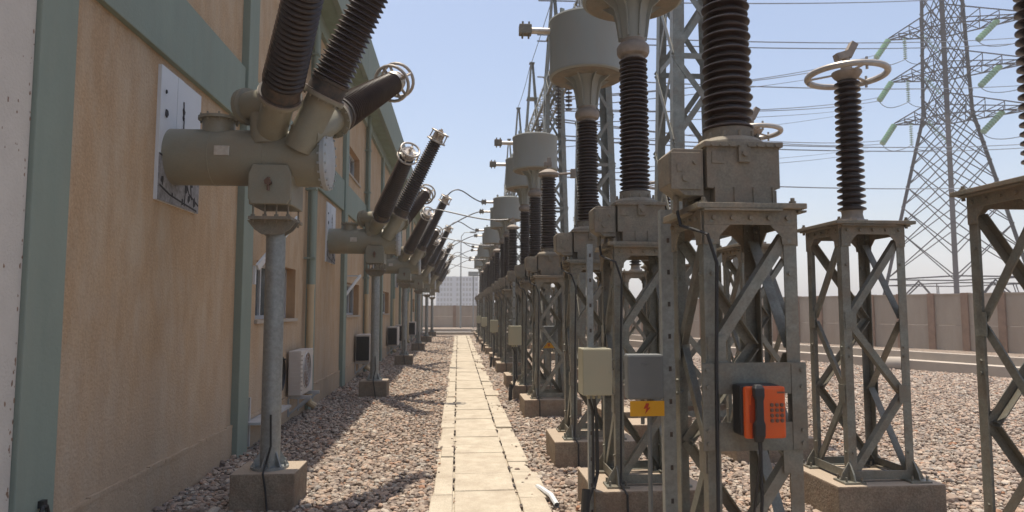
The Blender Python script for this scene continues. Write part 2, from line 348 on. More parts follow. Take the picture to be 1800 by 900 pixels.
# ------------------------------------------------------------------ perimeter wall
def wall(p0, p1, h, label, sp=1.3):
    p0 = Vector((*p0, 0)); p1 = Vector((*p1, 0)); L = (p1-p0).length; n = round(L/sp); rz = math.atan2(p1.y-p0.y, p1.x-p0.x)
    t = tag(empty('perimeter_wall', p0, rz), label, 'wall'); sp = L/n
    pm = None
    for i in range(n):
        m = MB(); m.b2(.10, sp-.10, -.06, .06, 0, .98); m.b2(.10, sp-.10, -.055, .055, .99, 1.0); m.b2(.10, sp-.10, -.06, .06, 1.0, h-.05); m.b2(.08, sp-.08, -.09, .09, h-.06, h)
        if pm is None: pm = m.build('wall_panel', 'wallc', t); o = pm
        else: o = pm.copy(); C.objects.link(o); o.parent = t
        o.location = (i*sp, 0, 0)
    qm = None
    for i in range(n+1):
        if qm is None:
            m = MB(); m.b2(-.13, .13, -.15, .15, 0, h+.02); qm = m.build('wall_post', 'wallpost', t); o = qm
        else: o = qm.copy(); C.objects.link(o); o.parent = t
        o.location = (i*sp, 0, 0)
wall((26.2, 11), (3.0, 63.6), 2.25, 'long beige precast concrete wall running behind the steel stands on the right')
wall((3.0, 63.9), (-30, 63.9), 2.0, 'low beige concrete wall closing the yard beyond the end of the path', 3.3)

# ------------------------------------------------------------------ building
XW = -2.42; YE = 47.0
PIL = [4.10, 7.82, 11.32, 14.5, 18.0]+[18.0+3.52*i for i in range(1, 9)]
WIN = []                                            # (y0, y1, z0, z1)
for y in (8.42, 15.0, 22.3, 29.3, 36.4): WIN.append((y, y+2.0, 1.48, 2.2))
for y in (14.85, 21.9, 36.0): WIN.append((y, y+1.9, 4.62, 5.25))
def building():
    t = tag(empty('utility_building', (XW, 0, 0)), 'two storey tan plastered building with green pilasters and green band along the left', 'building')
    def pt(n, mb, m, b=0): o = mb.build(n, m, t, b); o.location = (-XW, 0, 0); return o
    ys = sorted({3.92, YE}|{w[0] for w in WIN}|{w[1] for w in WIN}); zs = sorted({0, 6.62}|{w[2] for w in WIN}|{w[3] for w in WIN})
    m = MB()
    for a, b in zip(ys, ys[1:]):
        for c, d in zip(zs, zs[1:]):
            if any(w[0] <= a and b <= w[1] and w[2] <= c and d <= w[3] for w in WIN): continue
            m.add([(XW, a, c), (XW, b, c), (XW, b, d), (XW, a, d)], [(0, 1, 2, 3)])
    m.add([(XW, YE, 0), (-16, YE, 0), (-16, YE, 6.62), (XW, YE, 6.62)], [(0, 1, 2, 3)])
    m.add([(-16, YE, 0), (-16, -6, 0), (-16, -6, 6.62), (-16, YE, 6.62)], [(0, 1, 2, 3)])
    m.add([(-16, -6, 0), (XW, -6, 0), (XW, -6, 6.62), (-16, -6, 6.62)], [(0, 1, 2, 3)])
    pt('wall', m, 'stucco')
    m = MB()
    for a, b, c, d in WIN:
        x = XW-.22
        m.add([(XW, a, c), (XW, b, c), (x, b, c), (x, a, c)], [(0, 1, 2, 3)]); m.add([(XW, a, d), (XW, b, d), (x, b, d), (x, a, d)], [(0, 1, 2, 3)])
        m.add([(XW, a, c), (XW, a, d), (x, a, d), (x, a, c)], [(0, 1, 2, 3)]); m.add([(XW, b, c), (XW, b, d), (x, b, d), (x, b, c)], [(0, 1, 2, 3)])
    pt('window_reveal', m, 'jamb')
    m = MB(); m.b2(-3.0, XW+.05, -6, 3.915, 0, 6.62)
    o = pt('end_wall', m, 'white'); o['label'] = 'white painted wall section at the near corner'
    m = MB()                                           # chips in the white paint
    rnd = random.Random(3)
    for i in range(150):
        y = rnd.uniform(3.3, 3.9) if i % 3 else rnd.uniform(3.885, 3.913); z = rnd.uniform(.2, 4.2); r = rnd.uniform(.002, .009)
        m.prism([(y+r*rnd.uniform(.5, 1.1)*math.cos(a*1.05), z+r*rnd.uniform(.8, 2.4)*math.sin(a*1.05)) for a in range(6)], 'x', XW+.0495, XW+.0507)
    pt('paint_chip', m, 'wallpost')['kind'] = 'stuff'
    # plinth: rough render course at the foot
    m = MB(); m.b2(XW-.05, XW+.022, 4.3, YE, 0, .36)
    rnd = random.Random(2); y = 4.3
    while y < YE:
        L = rnd.uniform(.12, .5); m.b2(XW, XW+.022+rnd.uniform(.002, .012), y, y+L, .345, .36+rnd.uniform(.004, .022)); y += L
    pt('plinth', m, 'stucco')
    # green band between storeys and pilasters
    ps = [p for p in PIL]; edges = [3.92]+[e for p in ps for e in (p-.19, p+.19)]+[YE]
    m = MB()
    for i in range(1, len(edges)-1, 2):
        pass
    for a, b in zip([p+.19 for p in ps], [p-.19 for p in ps[1:]]+[YE]): m.b2(XW-.02, XW+.05, a, b, 3.66, 4.29)
    pt('string_course', m, 'green', .006)
    m = MB()
    for a, b in zip([p+.19 for p in ps], [p-.19 for p in ps[1:]]+[YE]): m.b2(XW-.02, XW+.075, a, b, 6.35, 6.62)
    pt('top_band', m, 'green', .006)
    for p in ps:
        m = MB(); m.b2(XW-.02, XW+.08, p-.18, p+.18, 0, 6.62); pt('pilaster', m, 'green', .008)
    # roof slab with overhang, fascia
    m = MB(); m.b2(-16.4, XW+.43, -6.4, YE+.4, 6.62, 6.80); pt('soffit', m, 'olive')
    m = MB(); y = -6.4
    while y < YE:
        y2 = min(y+7.0, YE+.4); m.b2(XW+.36, XW+.46, y, y2-.02, 6.58, 7.62); y = y2
    m.b2(-16.4, XW+.36, -6.4, YE+.4, 7.5, 7.62); m.b2(-16.4, -16.3, -6.4, YE+.4, 6.6, 7.5); m.b2(-16.3, XW+.36, YE+.3, YE+.4, 6.6, 7.5)
    pt('parapet', m, 'green', .01)
    # windows
    for a, b, c, d in WIN:
        m = MB(); x = XW-.16
        m.b2(x-.03, x+.03, a, b, c, c+.05); m.b2(x-.03, x+.03, a, b, d-.05, d); m.b2(x-.03, x+.03, a, a+.05, c+.05, d-.05); m.b2(x-.03, x+.03, b-.05, b, c+.05, d-.05)
        for q in (1/3, 2/3): y = a+(b-a)*q; m.b2(x-.026, x+.026, y-.025, y+.025, c+.05, d-.05)
        f = m.build('window', 'frame', t); f.location = (-XW, 0, 0)
        k = MB(); k.b2(x-.012, x-.004, a+.04, b-.04, c+.04, d-.04); k.build('pane', 'glass', f)
        k = MB(); k.b2(XW-.2, XW+.04, a-.03, b+.03, c-.045, c-.002); k.build('sill', 'kerb', f)
    # downpipes: green above, cream plastic below
    for i, y in enumerate((10.98, 17.66, 25.0, 32.1, 39.1)):
        m = MB(); m.cyl((XW+.11, y, 1.95), (XW+.11, y, 6.6), .045, n=12)
        for z in (2.4, 3.5, 4.6, 5.7): m.b2(XW, XW+.17, y-.06, y+.06, z, z+.03)
        o = pt('downpipe', m, 'green')
        k = MB(); k.cyl((XW+.11, y, .22), (XW+.11, y, 1.99), .055, n=12); k.tube([(XW+.11, y, .25), (XW+.12, y+.02, .16), (XW+.2, y+.05, .1)], .055, 10)
        for z in (.9, 1.93): k.cyl((XW+.11, y, z), (XW+.11, y, z+.07), .064, n=12)
        o = k.build('lower_pipe', 'creampipe', o)
building()

# things on the wall
def ac(y, label, side):
    t = tag(empty('air_conditioner', (XW, y, .34)), label, 'air conditioner', 'air conditioner units on the wall')
    m = MB(); W_ = .38 if side else .22; m.bbox(.04, W_, 0, .78, .05, .68, .015)
    for i in range(9 if not side else 0): m.b2(.07, .24, -.006, .004, .12+i*.06, .14+i*.06)
    m.build('casing', 'acw', t)
    if side:
        k = MB()
        k.b2(.06, .36, -.012, -.002, .08, .64)
        for i in range(14): k.b2(.06, .36, -.022, -.012, .10+i*.038, .112+i*.038)
        k.build('louvre', 'black', t)
    for yy in ((.36,) if not side else ()):
        k = MB()
        k.lathe((.22, yy, .385), (1, 0, 0), [(0, .265), (.012, .265), (.012, .25), (.002, .25)], 24, caps=False)
        for r in (.05, .1, .15, .2): k.tube([(.228, yy+r*math.cos(a*.39), .385+r*math.sin(a*.39)) for a in range(16)], .003, 4, True)
        for i in range(8):
            a = i*math.pi/4; k.bar((.226, yy, .385), (.226, yy+.25*math.cos(a), .385+.25*math.sin(a)), .006, .004, (1, 0, 0))
        k.build('fan_grille', 'frame', t)
    if not side: k = MB(); k.lathe((.2205, .36, .385), (1, 0, 0), [(0, .248), (.001, .247)], 24); k.build('fan_opening', 'key', t)
    for yy in (.10, .70):
        k = MB(); k.b2(0, .34, yy-.02, yy+.02, 0, .045); k.b2(.0, .04, yy-.02, yy+.02, -.25, 0); k.bar((.02, yy, -.23), (.30, yy, .01), .03, .02, (0, 1, 0)); k.build('bracket', 'frame', t)
for i, y in enumerate((9.95, 16.3, 23.6, 26.5, 33.4)):
    ac(y, ['cream air conditioner with a round fan grille, behind the nearest round support post', 'second air conditioner unit along the wall, its dark louvred side facing the camera', 'third air conditioner unit along the tan wall', 'fourth air conditioner unit along the tan wall', 'farthest air conditioner unit on the tan wall'][i], i > 0)
m = MB()
for j in range(5): m.tube([(XW+.09+.02*j, 9.05+(.16+.006*j)*math.cos(a*.314), .78+(.19+.006*j)*math.sin(a*.314)) for a in range(20)], .014, 6, True)
m.b2(XW, XW+.22, 9.03, 9.07, .955, .975)
tag(m.build('cable_coil', 'black'), 'coil of black cable hanging on the wall below the first window', 'cable coil')
m = MB(); m.bar((XW+.06, 8.25, 2.1), (XW+.40, 8.75, 2.75), .09, .03, (1, 0, 0)); m.bar((XW+.03, 8.25, 2.12), (XW+.03, 8.25, 1.9), .04, .03, (1, 0, 0)); m.bar((XW+.0, 8.75, 2.74), (XW+.40, 8.75, 2.74), .03, .03, (0, 1, 0))
tag(m.build('window_stay', 'panelw'), 'white slanting metal stay above the first ground floor window', 'bracket')
m = MB(); m.bar((XW+.04, 14.7, 1.9), (XW+.30, 15.1, 2.35), .07, .03, (1, 0, 0)); m.bar((XW, 15.1, 2.34), (XW+.30, 15.1, 2.34), .03, .03, (0, 1, 0)); m.bar((XW+.04, 14.7, 1.9), (XW+.04, 14.7, 1.6), .03, .03, (1, 0, 0))
tag(m.build('window_stay', 'panelw'), 'white slanting metal stay by the second ground floor window', 'bracket')
m = MB(); m.b2(XW+.02, XW+.20, 8.05, 9.5, .30, .33); m.b2(XW+.025, XW+.06, 8.12, 8.16, .05, .6); m.b2(XW+.025, XW+.06, 9.3, 9.34, .05, .3)
tag(m.build('wall_shelf', 'frame'), 'narrow white shelf on the wall foot beside the first air conditioner', 'shelf')
m = MB(); m.tube([(XW+.085, 3.96, -.02), (XW+.12, 3.99, .25), (XW+.12, 4.05, .42), (XW+.11, 4.12, .50), (XW+.10, 4.17, .49), (XW+.105, 4.20, .40), (XW+.105, 4.19, -.02)], .012, 8); m.b2(XW+.08, XW+.11, 4.12, 4.16, .49, .53)
tag(m.build('earth_cable', 'black'), 'black cable looping up the foot of the nearest green pilaster', 'cable')
# ------------------------------------------------------------------ insulators
def shed_prof(L, r0, r1, n, k0=.74, k1=.74, alt=0.0):
    pr = [(0, r0*k0)]; p = L/n
    for i in range(n):
        f = (i+.5)/n; r = r0+(r1-r0)*f; rr = r*(1-alt*(i % 2)); c = (r0*k0+(r1*k1-r0*k0)*f); y = i*p
        pr += [(y+p*.10, c), (y+p*.34, rr*.985), (y+p*.46, rr), (y+p*.56, rr*.985), (y+p*.92, c)]
    pr.append((L, r1*k1)); return pr

# ------------------------------------------------------------------ gas bushing assemblies on the left
def gas():
    t = tag(empty('gas_bushing_unit', (0, 6.0, 0)), None, 'bushing unit', 'gas insulated bushing units leaving the building wall')
    zt = 2.88; yt = -.14; ra = .235
    m = MB(); m.lathe((XW-.05, yt, zt), (1, 0, 0), [(0, ra), (1.33, ra)], 40)
    for x in (1.30,): m.lathe((XW-.05+x, yt, zt), (1, 0, 0), [(0, ra+.012), (.03, ra+.012)], 40)
    for x in (.42, .86): m.lathe((XW-.05+x, yt, zt), (1, 0, 0), [(0, ra-.002), (.004, ra+.004), (.012, ra+.004), (.016, ra-.002)], 40)
    tk = m.build('tank', 'tank', t)
    m = MB(); m.cyl((-1.36, yt-.19, zt+.13), (-1.36, yt-.215, zt+.24), .022, n=12); m.build('gas_valve', 'acw', tk)
    m = MB(); m.bbox(-1.98, -1.86, yt-ra-.006, yt-ra+.02, zt-.03, zt+.05, .003); m.build('name_plate', 'alum', tk)
    m = MB(); m.cyl((-1.53, yt-.245, 2.63), (-1.53, yt-.30, 2.63), .022, n=10); m.cyl((-1.53, yt-.28, 2.56), (-1.53, yt-.28, 2.67), .012, n=8); m.cyl((-1.53, yt-.30, 2.63), (-1.53, yt-.31, 2.63), .030, n=6); m.build('drain_valve', 'key', tk)
    m = MB(); x0 = XW-.05+1.33; m.lathe((x0, yt, zt), (1, 0, 0), [(0, ra+.03), (.035, ra+.03), (.04, ra+.02), (.055, ra*.8), (.06, 0.02)], 40)
    for i in range(20):
        a = i*math.pi/10; m.cyl((x0-.02, yt+(ra+.01)*math.cos(a), zt+(ra+.01)*math.sin(a)), (x0+.055, yt+(ra+.01)*math.cos(a), zt+(ra+.01)*math.sin(a)), .011, n=6)
    m.build('end_flange', 'tankend', tk)
    # manhole necks on top, near the wall
    m = MB(); m.cyl((-2.02, yt-.02, zt+.1), (-2.02, yt-.02, zt+.31), .13, n=24); m.cyl((-2.02, yt-.02, zt+.31), (-2.02, yt-.02, zt+.335), .165, n=24)
    for i in range(10):
        a = i*.628; m.cyl((-2.02+.148*math.cos(a), yt-.02+.148*math.sin(a), zt+.29), (-2.02+.148*math.cos(a), yt-.02+.148*math.sin(a), zt+.355), .008, n=6)
    m.build('manhole', 'tank', tk)
    m = MB(); m.cyl((-1.75, yt-.1, zt+.42), (-1.50, yt-.25, zt+.42), .12, n=20); m.cyl((-1.79, yt-.075, zt+.42), (-1.75, yt-.1, zt+.42), .155, n=20); m.cyl((-1.60, yt-.12, zt+.1), (-1.62, yt-.15, zt+.45), .12, n=20)
    m.build('side_branch', 'tank', tk)
    # cradle, bolts and post
    m = MB(); px = -1.53
    m.prism([(px-.17, 2.50), (px-.14, 2.455), (px+.14, 2.455), (px+.17, 2.50), (px+.17, 2.70), (px+.14, 2.78), (px-.14, 2.78), (px-.17, 2.70)], 'y', yt-.245, yt-.215)
    m.b2(px-.17, px+.17, yt-.215, yt+.2, 2.455, 2.70)
    m.build('cradle', 'tank', t, .008)
    m = MB(); m.b2(px-.17, px+.17, yt-.22, yt+.2, 2.335, 2.36)
    for i in range(4):
        for j in (0, 2):
            x = px-.14+i*.0933; y = yt-.19+j*.18; m.cyl((x, y, 2.31), (x, y, 2.47), .007, n=6)
            m.cyl((x, y, 2.36), (x, y, 2.378), .018, n=6)
    m.prism([(px-.20, 2.335), (px+.20, 2.335), (px+.14, 2.26), (px+.08, 2.22), (px-.08, 2.22), (px-.14, 2.26)], 'y', yt-.02, yt+.0)
    m.prism([(px-.20, 2.335), (px+.20, 2.335), (px+.14, 2.26), (px+.08, 2.22), (px-.08, 2.22), (px-.14, 2.26)], 'y', yt-.14, yt-.125)
    m.build('head_plate', 'grey_dirt', t)
    m = MB(); m.cyl((px, yt, .31), (px, yt, 2.34), .079, n=28); m.cyl((px, yt, .31), (px, yt, .33), .15, n=24)
    for i in range(6):
        a = i*math.pi/3+.3; d = Vector((math.cos(a), math.sin(a), 0)); c = Vector((px, yt, 0))
        m.add([c+d*.07+Vector((0, 0, .33)), c+d*.15+Vector((0, 0, .33)), c+d*.07+Vector((0, 0, .46)), c+d*.07+Vector((0, 0, .33))+Vector((-d.y, d.x, 0))*.01, c+d*.15+Vector((0, 0, .33))+Vector((-d.y, d.x, 0))*.01, c+d*.07+Vector((0, 0, .46))+Vector((-d.y, d.x, 0))*.01], [(0, 1, 2), (3, 5, 4), (0, 3, 4, 1), (1, 4, 5, 2), (2, 5, 3, 0)])
        b = c+d*.125*1.0+Vector((-d.y, d.x, 0))*.06; m.cyl(b+Vector((0, 0, .30)), b+Vector((0, 0, .37)), .009, n=6)
    m.build('support_post', 'steel2', t)
    m = MB(); m.bbox(px-.25, px+.25, yt-.22, yt+.25, -.02, .31, .012); m.build('footing', 'conc', t)
    m = MB(); m.tube([(px+.02, yt-.088, .75), (px+.03, yt-.10, .5), (px-.0, yt-.13, .36), (px+.01, yt-.24, .315), (px+.03, yt-.238, .2), (px+.05, yt-.25, .05), (px+.07, yt-.3, .0)], .009, 6); m.build('earth_lead', 'black', t)
    # three bushings on inclined necks
    bs = [((-1.40, -.62, 3.30), (-.84, -1.85, 4.13)), ((-1.09, -.47, 3.35), (-.40, -.85, 4.66)), ((-1.10, -.02, 3.28), (-.70, 1.10, 3.98))]
    for i, (a, b) in enumerate(bs):
        a = Vector(a); b = Vector(b); d = (b-a).normalized(); L = (b-a).length
        ro = .150; r1 = .115
        root = a-d*.62
        # stop neck inside the tank
        m = MB(); nr = .125
        m.lathe(a-d*.50, d, [(0, nr*.9), (.12, nr), (.46, nr), (.46, nr+.05), (.487, nr+.05)], 32)
        for k in range(14):
            an = k*math.pi*2/14; u = d.orthogonal().normalized(); v = d.cross(u); q = a+(u*math.cos(an)+v*math.sin(an))*(nr+.035)
            m.cyl(q-d*.06, q+d*.0, .009, n=6)
        nk = m.build('bushing_neck', 'tank', t)
        m = MB(); m.lathe(a-d*.013, d, [(0, ro+.018), (.02, ro+.018), (.02, ro), (.11, ro-.006), (.115, ro+.006), (.14, ro+.006)], 32)
        m.cur = 1; m.lathe(a-d*.016, d, [(0, ro+.022), (.014, ro+.022)], 32)
        m.build('clamp_band', ['dark', 'collar'], nk)
        m = MB(); m.lathe(a+d*.12, d, shed_prof(L-.14, ro+.012, r1+.005, 32, .80, .80), 30)
        bu = m.build('bushing', 'porc', t)
        # top fitting: two plates, posts between, corona rings, terminal stub
        m = MB(); e = a+d*(L-.02)
        m.lathe(e, d, [(0, .10), (.03, .12), (.05, .12), (.05, .05), (.13, .05), (.13, .10), (.145, .10)], 24)
        m.cyl(e+d*.14, e+d*.24, .022, n=10); u = d.orthogonal().normalized(); v = d.cross(u)
        m.bar(e+d*.19-u*.05, e+d*.19+u*.05, .05, .02, v)
        for k in range(8):
            an = k*math.pi/4; q = e+(u*math.cos(an)+v*math.sin(an))*.09; m.cyl(q+d*.05, q+d*.13, .011, n=6)
        m.build('terminal', 'alum', bu)
        m = MB(); R0 = .165 if i != 2 else .185
        for hh, rr in ((.0, R0), (.17, R0*.95)):
            m.tube([e+d*hh+(u*math.cos(k*.2618)+v*math.sin(k*.2618))*rr for k in range(24)], .017, 8, True)
        for k in range(4):
            an = k*math.pi/2+.4; q = (u*math.cos(an)+v*math.sin(an)); m.bar(e+d*.02+q*.09, e+q*R0, .03, .008, d); m.bar(e+d*.14+q*.06, e+d*.17+q*R0*.95, .03, .008, d); m.cyl(e+q*R0, e+d*.17+q*R0*.95, .012, n=6)
        m.build('corona_ring', 'ring', bu)
    return t, bs
G0, BS = gas()
GY = [6.0+S*k for k in range(NB)]
glab = ['nearest grey gas tank on a round post, bushings leaving the picture top', 'second gas tank from the camera, bright rings and no wires on its bushings',
        'third gas tank unit from the camera, its bushings wired across to the grey drums', 'fourth gas tank unit with three leaning bushings along the wall', 'fifth gas tank unit with three leaning bushings along the wall', 'farthest gas tank unit with thin leaning bushings at the end of the wall']
for k in range(NB):
    o = G0 if k == 0 else copy_tree(G0)
    o.location = (0, GY[k], 0); o['label'] = glab[k]
def panel(k):
    t = tag(empty('wall_plate', (XW, GY[k], 2.98)), ['white metal wall plate with black cracked sealant around the nearest gas tank', 'white wall plate behind the second gas tank', 'white wall plate behind the third gas tank', 'white wall plate behind the fourth gas tank', 'white wall plate behind the fifth gas tank', 'white wall plate behind the farthest gas tank'][k], 'wall plate', 'white plates sealing the tank openings')
    m = MB(); m.b2(0, .028, -.42, .43, -.50, .60); m.b2(.028, .031, -.10, .02, -.2, .6); m.build('sheet', 'panelw', t)
    rnd = random.Random(20+k); m = MB()
    m.prism([(-.415, -.50), (.43, -.50), (.43, -.16), (.30, -.10), (.1, -.2), (-.1, -.14), (-.415, -.12)], 'x', .028, .036); m.build('sealant_patch', 'peel', t)
    def blot(y, z, r, n=9):
        m = MB(); m.prism([(y+r*rnd.uniform(.5, 1.2)*math.cos(i*6.283/n), z+1.5*r*rnd.uniform(.5, 1.2)*math.sin(i*6.283/n)) for i in range(n)], 'x', .030, .0385); m.build('sealant_hole', 'crack', t)
    for y, z, r in ((-.31, .22, .025), (-.33, .40, .014), (.03, .34, .022), (.03, .28, .015), (-.35, -.33, .035), (.13, -.33, .035), (.2, -.4, .03), (.32, -.42, .03), (.26, -.27, .02), (-.15, -.42, .018), (.06, -.45, .02)): blot(y, z, r)
    for a in (((-.415, -.13), (-.1, -.16), (.1, -.22), (.2, -.36), (.42, -.43)), ((-.40, -.38), (-.2, -.43), (.1, -.46), (.38, -.485)), ((.02, .42), (.035, .25), (.03, .1)), ((.1, -.2), (.12, -.35), (.1, -.48)), ((.3, -.12), (.22, -.25), (.26, -.4))):
        m = MB()
        for p, q in zip(a, a[1:]):
            m.bar((.037, *p), (.037, *q), rnd.uniform(.006, .018), .004, (1, 0, 0))
        m.build('crack', 'crack', t)
for k in range(NB): panel(k)

# ------------------------------------------------------------------ steel stands
def holes(m, a, x, y): pass
def stand(top=2.10, h=.238, plate=.28):
    t = empty('steel_stand')
    z0 = .27; a = h; T = .007; W = .066
    for sx in (-1, 1):
        for sy in (-1, 1):
            m = MB(); X = sx*a; Y = sy*a
            m.b2(min(X, X-sx*W), max(X, X-sx*W), min(Y, Y-sy*T), max(Y, Y-sy*T), z0, top)
            m.b2(min(X, X-sx*T), max(X, X-sx*T), min(Y-sy*T, Y-sy*W), max(Y-sy*T, Y-sy*W), z0, top)
            # foot gusset and base plate
            m.b2(X-.085, X+.085, Y-.085, Y+.085, z0, z0+.015)
            for dx, dy in ((-sx, 0), (0, -sy), (sx, 0), (0, sy)):
                d = Vector((dx, dy, 0)); c = Vector((X, Y, 0)); n_ = Vector((-dy, dx, 0))*.006
                c2 = c-Vector((sx*.004, sy*.004, 0))
                q = [c2+Vector((0, 0, z0+.015)), c2+d*.08+Vector((0, 0, z0+.015)), c2+d*.06+Vector((0, 0, z0+.07)), c2+Vector((0, 0, z0+.16))]
                m.add([p-n_ for p in q]+[p+n_ for p in q], [(0, 1, 2, 3), (7, 6, 5, 4), (0, 4, 5, 1), (1, 5, 6, 2), (2, 6, 7, 3), (3, 7, 4, 0)])
            for bx in (-.06, .06): m.cyl((X+bx, Y+.06, z0), (X+bx, Y+.06, z0+.05), .009, n=6); m.cyl((X+bx, Y-.06, z0), (X+bx, Y-.06, z0+.05), .009, n=6)
            for zz in (top-.06, top-.16, top-.32, (z0+top)/2+.03, (z0+top)/2-.04, z0+.22):
                m.cyl((X-sx*.04, Y-sy*.02, zz), (X-sx*.04, Y+sy*.012, zz), .011, n=6); m.cyl((X-sx*.02, Y-sy*.04, zz), (X+sx*.012, Y-sy*.04, zz), .011, n=6)
            m.build('leg', 'steel', t)
    mid = (z0+top)/2-.02
    for ax in range(4):
        m = MB(); ang = ax*math.pi/2; R = Matrix.Rotation(ang, 3, 'Z')
        def q(x, off, z): return R @ Vector((x, -a+off, z))
        nn = R @ Vector((0, -1, 0))
        H_ = top-.13-z0-.05
        zz = [top-.13, top-.13-H_*.345, top-.13-H_*.66, z0+.05]
        for i_ in range(3):
            xs_ = 1 if i_ % 2 == 0 else -1
            m.ang(q(xs_*(a-.045), .012+.007*(i_ % 2), zz[i_]), q(-xs_*(a-.045), .012+.007*(i_ % 2), zz[i_+1]), .052, .006, nn, 1)
        for i_ in (1, 2):                                # joint plates
            xs_ = -1 if i_ == 1 else 1
            m.bar(q(xs_*(a-.055), -.004, zz[i_]-.07), q(xs_*(a-.055), -.004, zz[i_]+.07), .09, .006, nn)
        m.build('cross_brace', 'steel', t)
    m = MB()
    for ax in range(4):
        R = Matrix.Rotation(ax*math.pi/2, 3, 'Z')
        def bx(x0, x1, y0, y1, zz0, zz1):
            c = R @ Vector(((x0+x1)/2, (y0+y1)/2, (zz0+zz1)/2)); m.box(c, (abs(x1-x0), abs(y1-y0), zz1-zz0), R)
        bx(-a+.004, a-.004, -a-.011, -a-.002, top-.078, top-.002); bx(-a-.01, a-.09, -a-.055, -a-.012, top-.013, top-.003)
        # corner gussets with cut-away corner
        for sx in (-1, 1):
            pts = [(sx*(a-.003), top-.079), (sx*(a-.135), top-.079), (sx*(a-.08), top-.135), (sx*(a-.075), top-.175), (sx*(a-.003), top-.175)]
            vs = [R @ Vector((x, -a-.010, z)) for x, z in pts]+[R @ Vector((x, -a-.003, z)) for x, z in pts]; n = len(pts)
            m.add(vs, [tuple(range(n)), tuple(reversed(range(n, 2*n)))]+[(i, (i+1) % n, n+(i+1) % n, n+i) for i in range(n)])
        for i in range(5): c = R @ Vector((-a+.05+i*(2*a-.1)/4, -a-.011, top-.045)); m.cyl(c, c+(R @ Vector((0, -.016, 0))), .012, n=6)
    m.build('top_frame', 'dusty', t)
    m = MB()
    for ax in range(4):
        R = Matrix.Rotation(ax*math.pi/2, 3, 'Z'); c = R @ Vector((0, -a-.002, z0+.05)); m.box(c, (2*a+.02, .008, .065), R); c = R @ Vector((0, -a+.018, z0+.02)); m.box(c, (2*a-.02, .03, .007), R)
    m.build('base_frame', 'steel', t)
    m = MB(); m.bbox(-plate, plate, -plate, plate, top, top+.028, .004)
    for sx in (-1, 1):
        for sy in (-1, 1):
            m.cyl((sx*(plate-.05), sy*(plate-.05), top-.03), (sx*(plate-.05), sy*(plate-.05), top+.06), .011, n=8); m.cyl((sx*(plate-.05), sy*(plate-.05), top+.028), (sx*(plate-.05), sy*(plate-.05), top+.044), .019, n=6)
    m.build('top_plate', 'dusty', t)
    m = MB(); m.bbox(-.43, .43, -.39, .39, -.05, .27, .012); m.build('footing', 'conc', t)
    return t
TOP = 2.10
def ctx(y): return 1.42
st0 = stand(TOP); st0['category'] = 'steel stand'; st0['group'] = 'steel stands of the row beside the path'
n = 0
for k in range(NB):
    for j, yy in enumerate(CTY):
        o = st0 if n == 0 else copy_tree(st0)
        o.location = (1.445 if n < 2 else 1.42, yy+S*k-(.04 if k == 0 and j == 0 else 0), 0); o.rotation_euler.z = 0 if n == 0 else random.uniform(-.02, .02)
        o['label'] = ['bolted steel lattice stand nearest the camera, carrying the orange telephone', 'second steel lattice stand of the path row, behind the nearest grey box', 'third steel lattice stand of the path row, behind the nearest cream cabinet'][n] if n < 3 else ORD[n]+' steel lattice stand from the camera in the row beside the path'
        n += 1
sr0 = stand(2.28, .265, .33); sr0['category'] = 'steel stand'; sr0['group'] = 'steel stands under the ringed arresters'
n = 0
for k in range(4):
    for j, yy in enumerate(CTY):
        o = sr0 if n == 0 else copy_tree(sr0)
        o.location = (3.30, yy+S*k, 0)
        o['label'] = ['steel lattice stand cut by the right picture edge', 'open steel lattice stand on a concrete footing right of the orange telephone', 'steel lattice stand under the arrester half hidden behind the nearest box'][n] if n < 3 else ORD[n]+' steel lattice stand from the camera in the row under the ringed arresters'
        n += 1

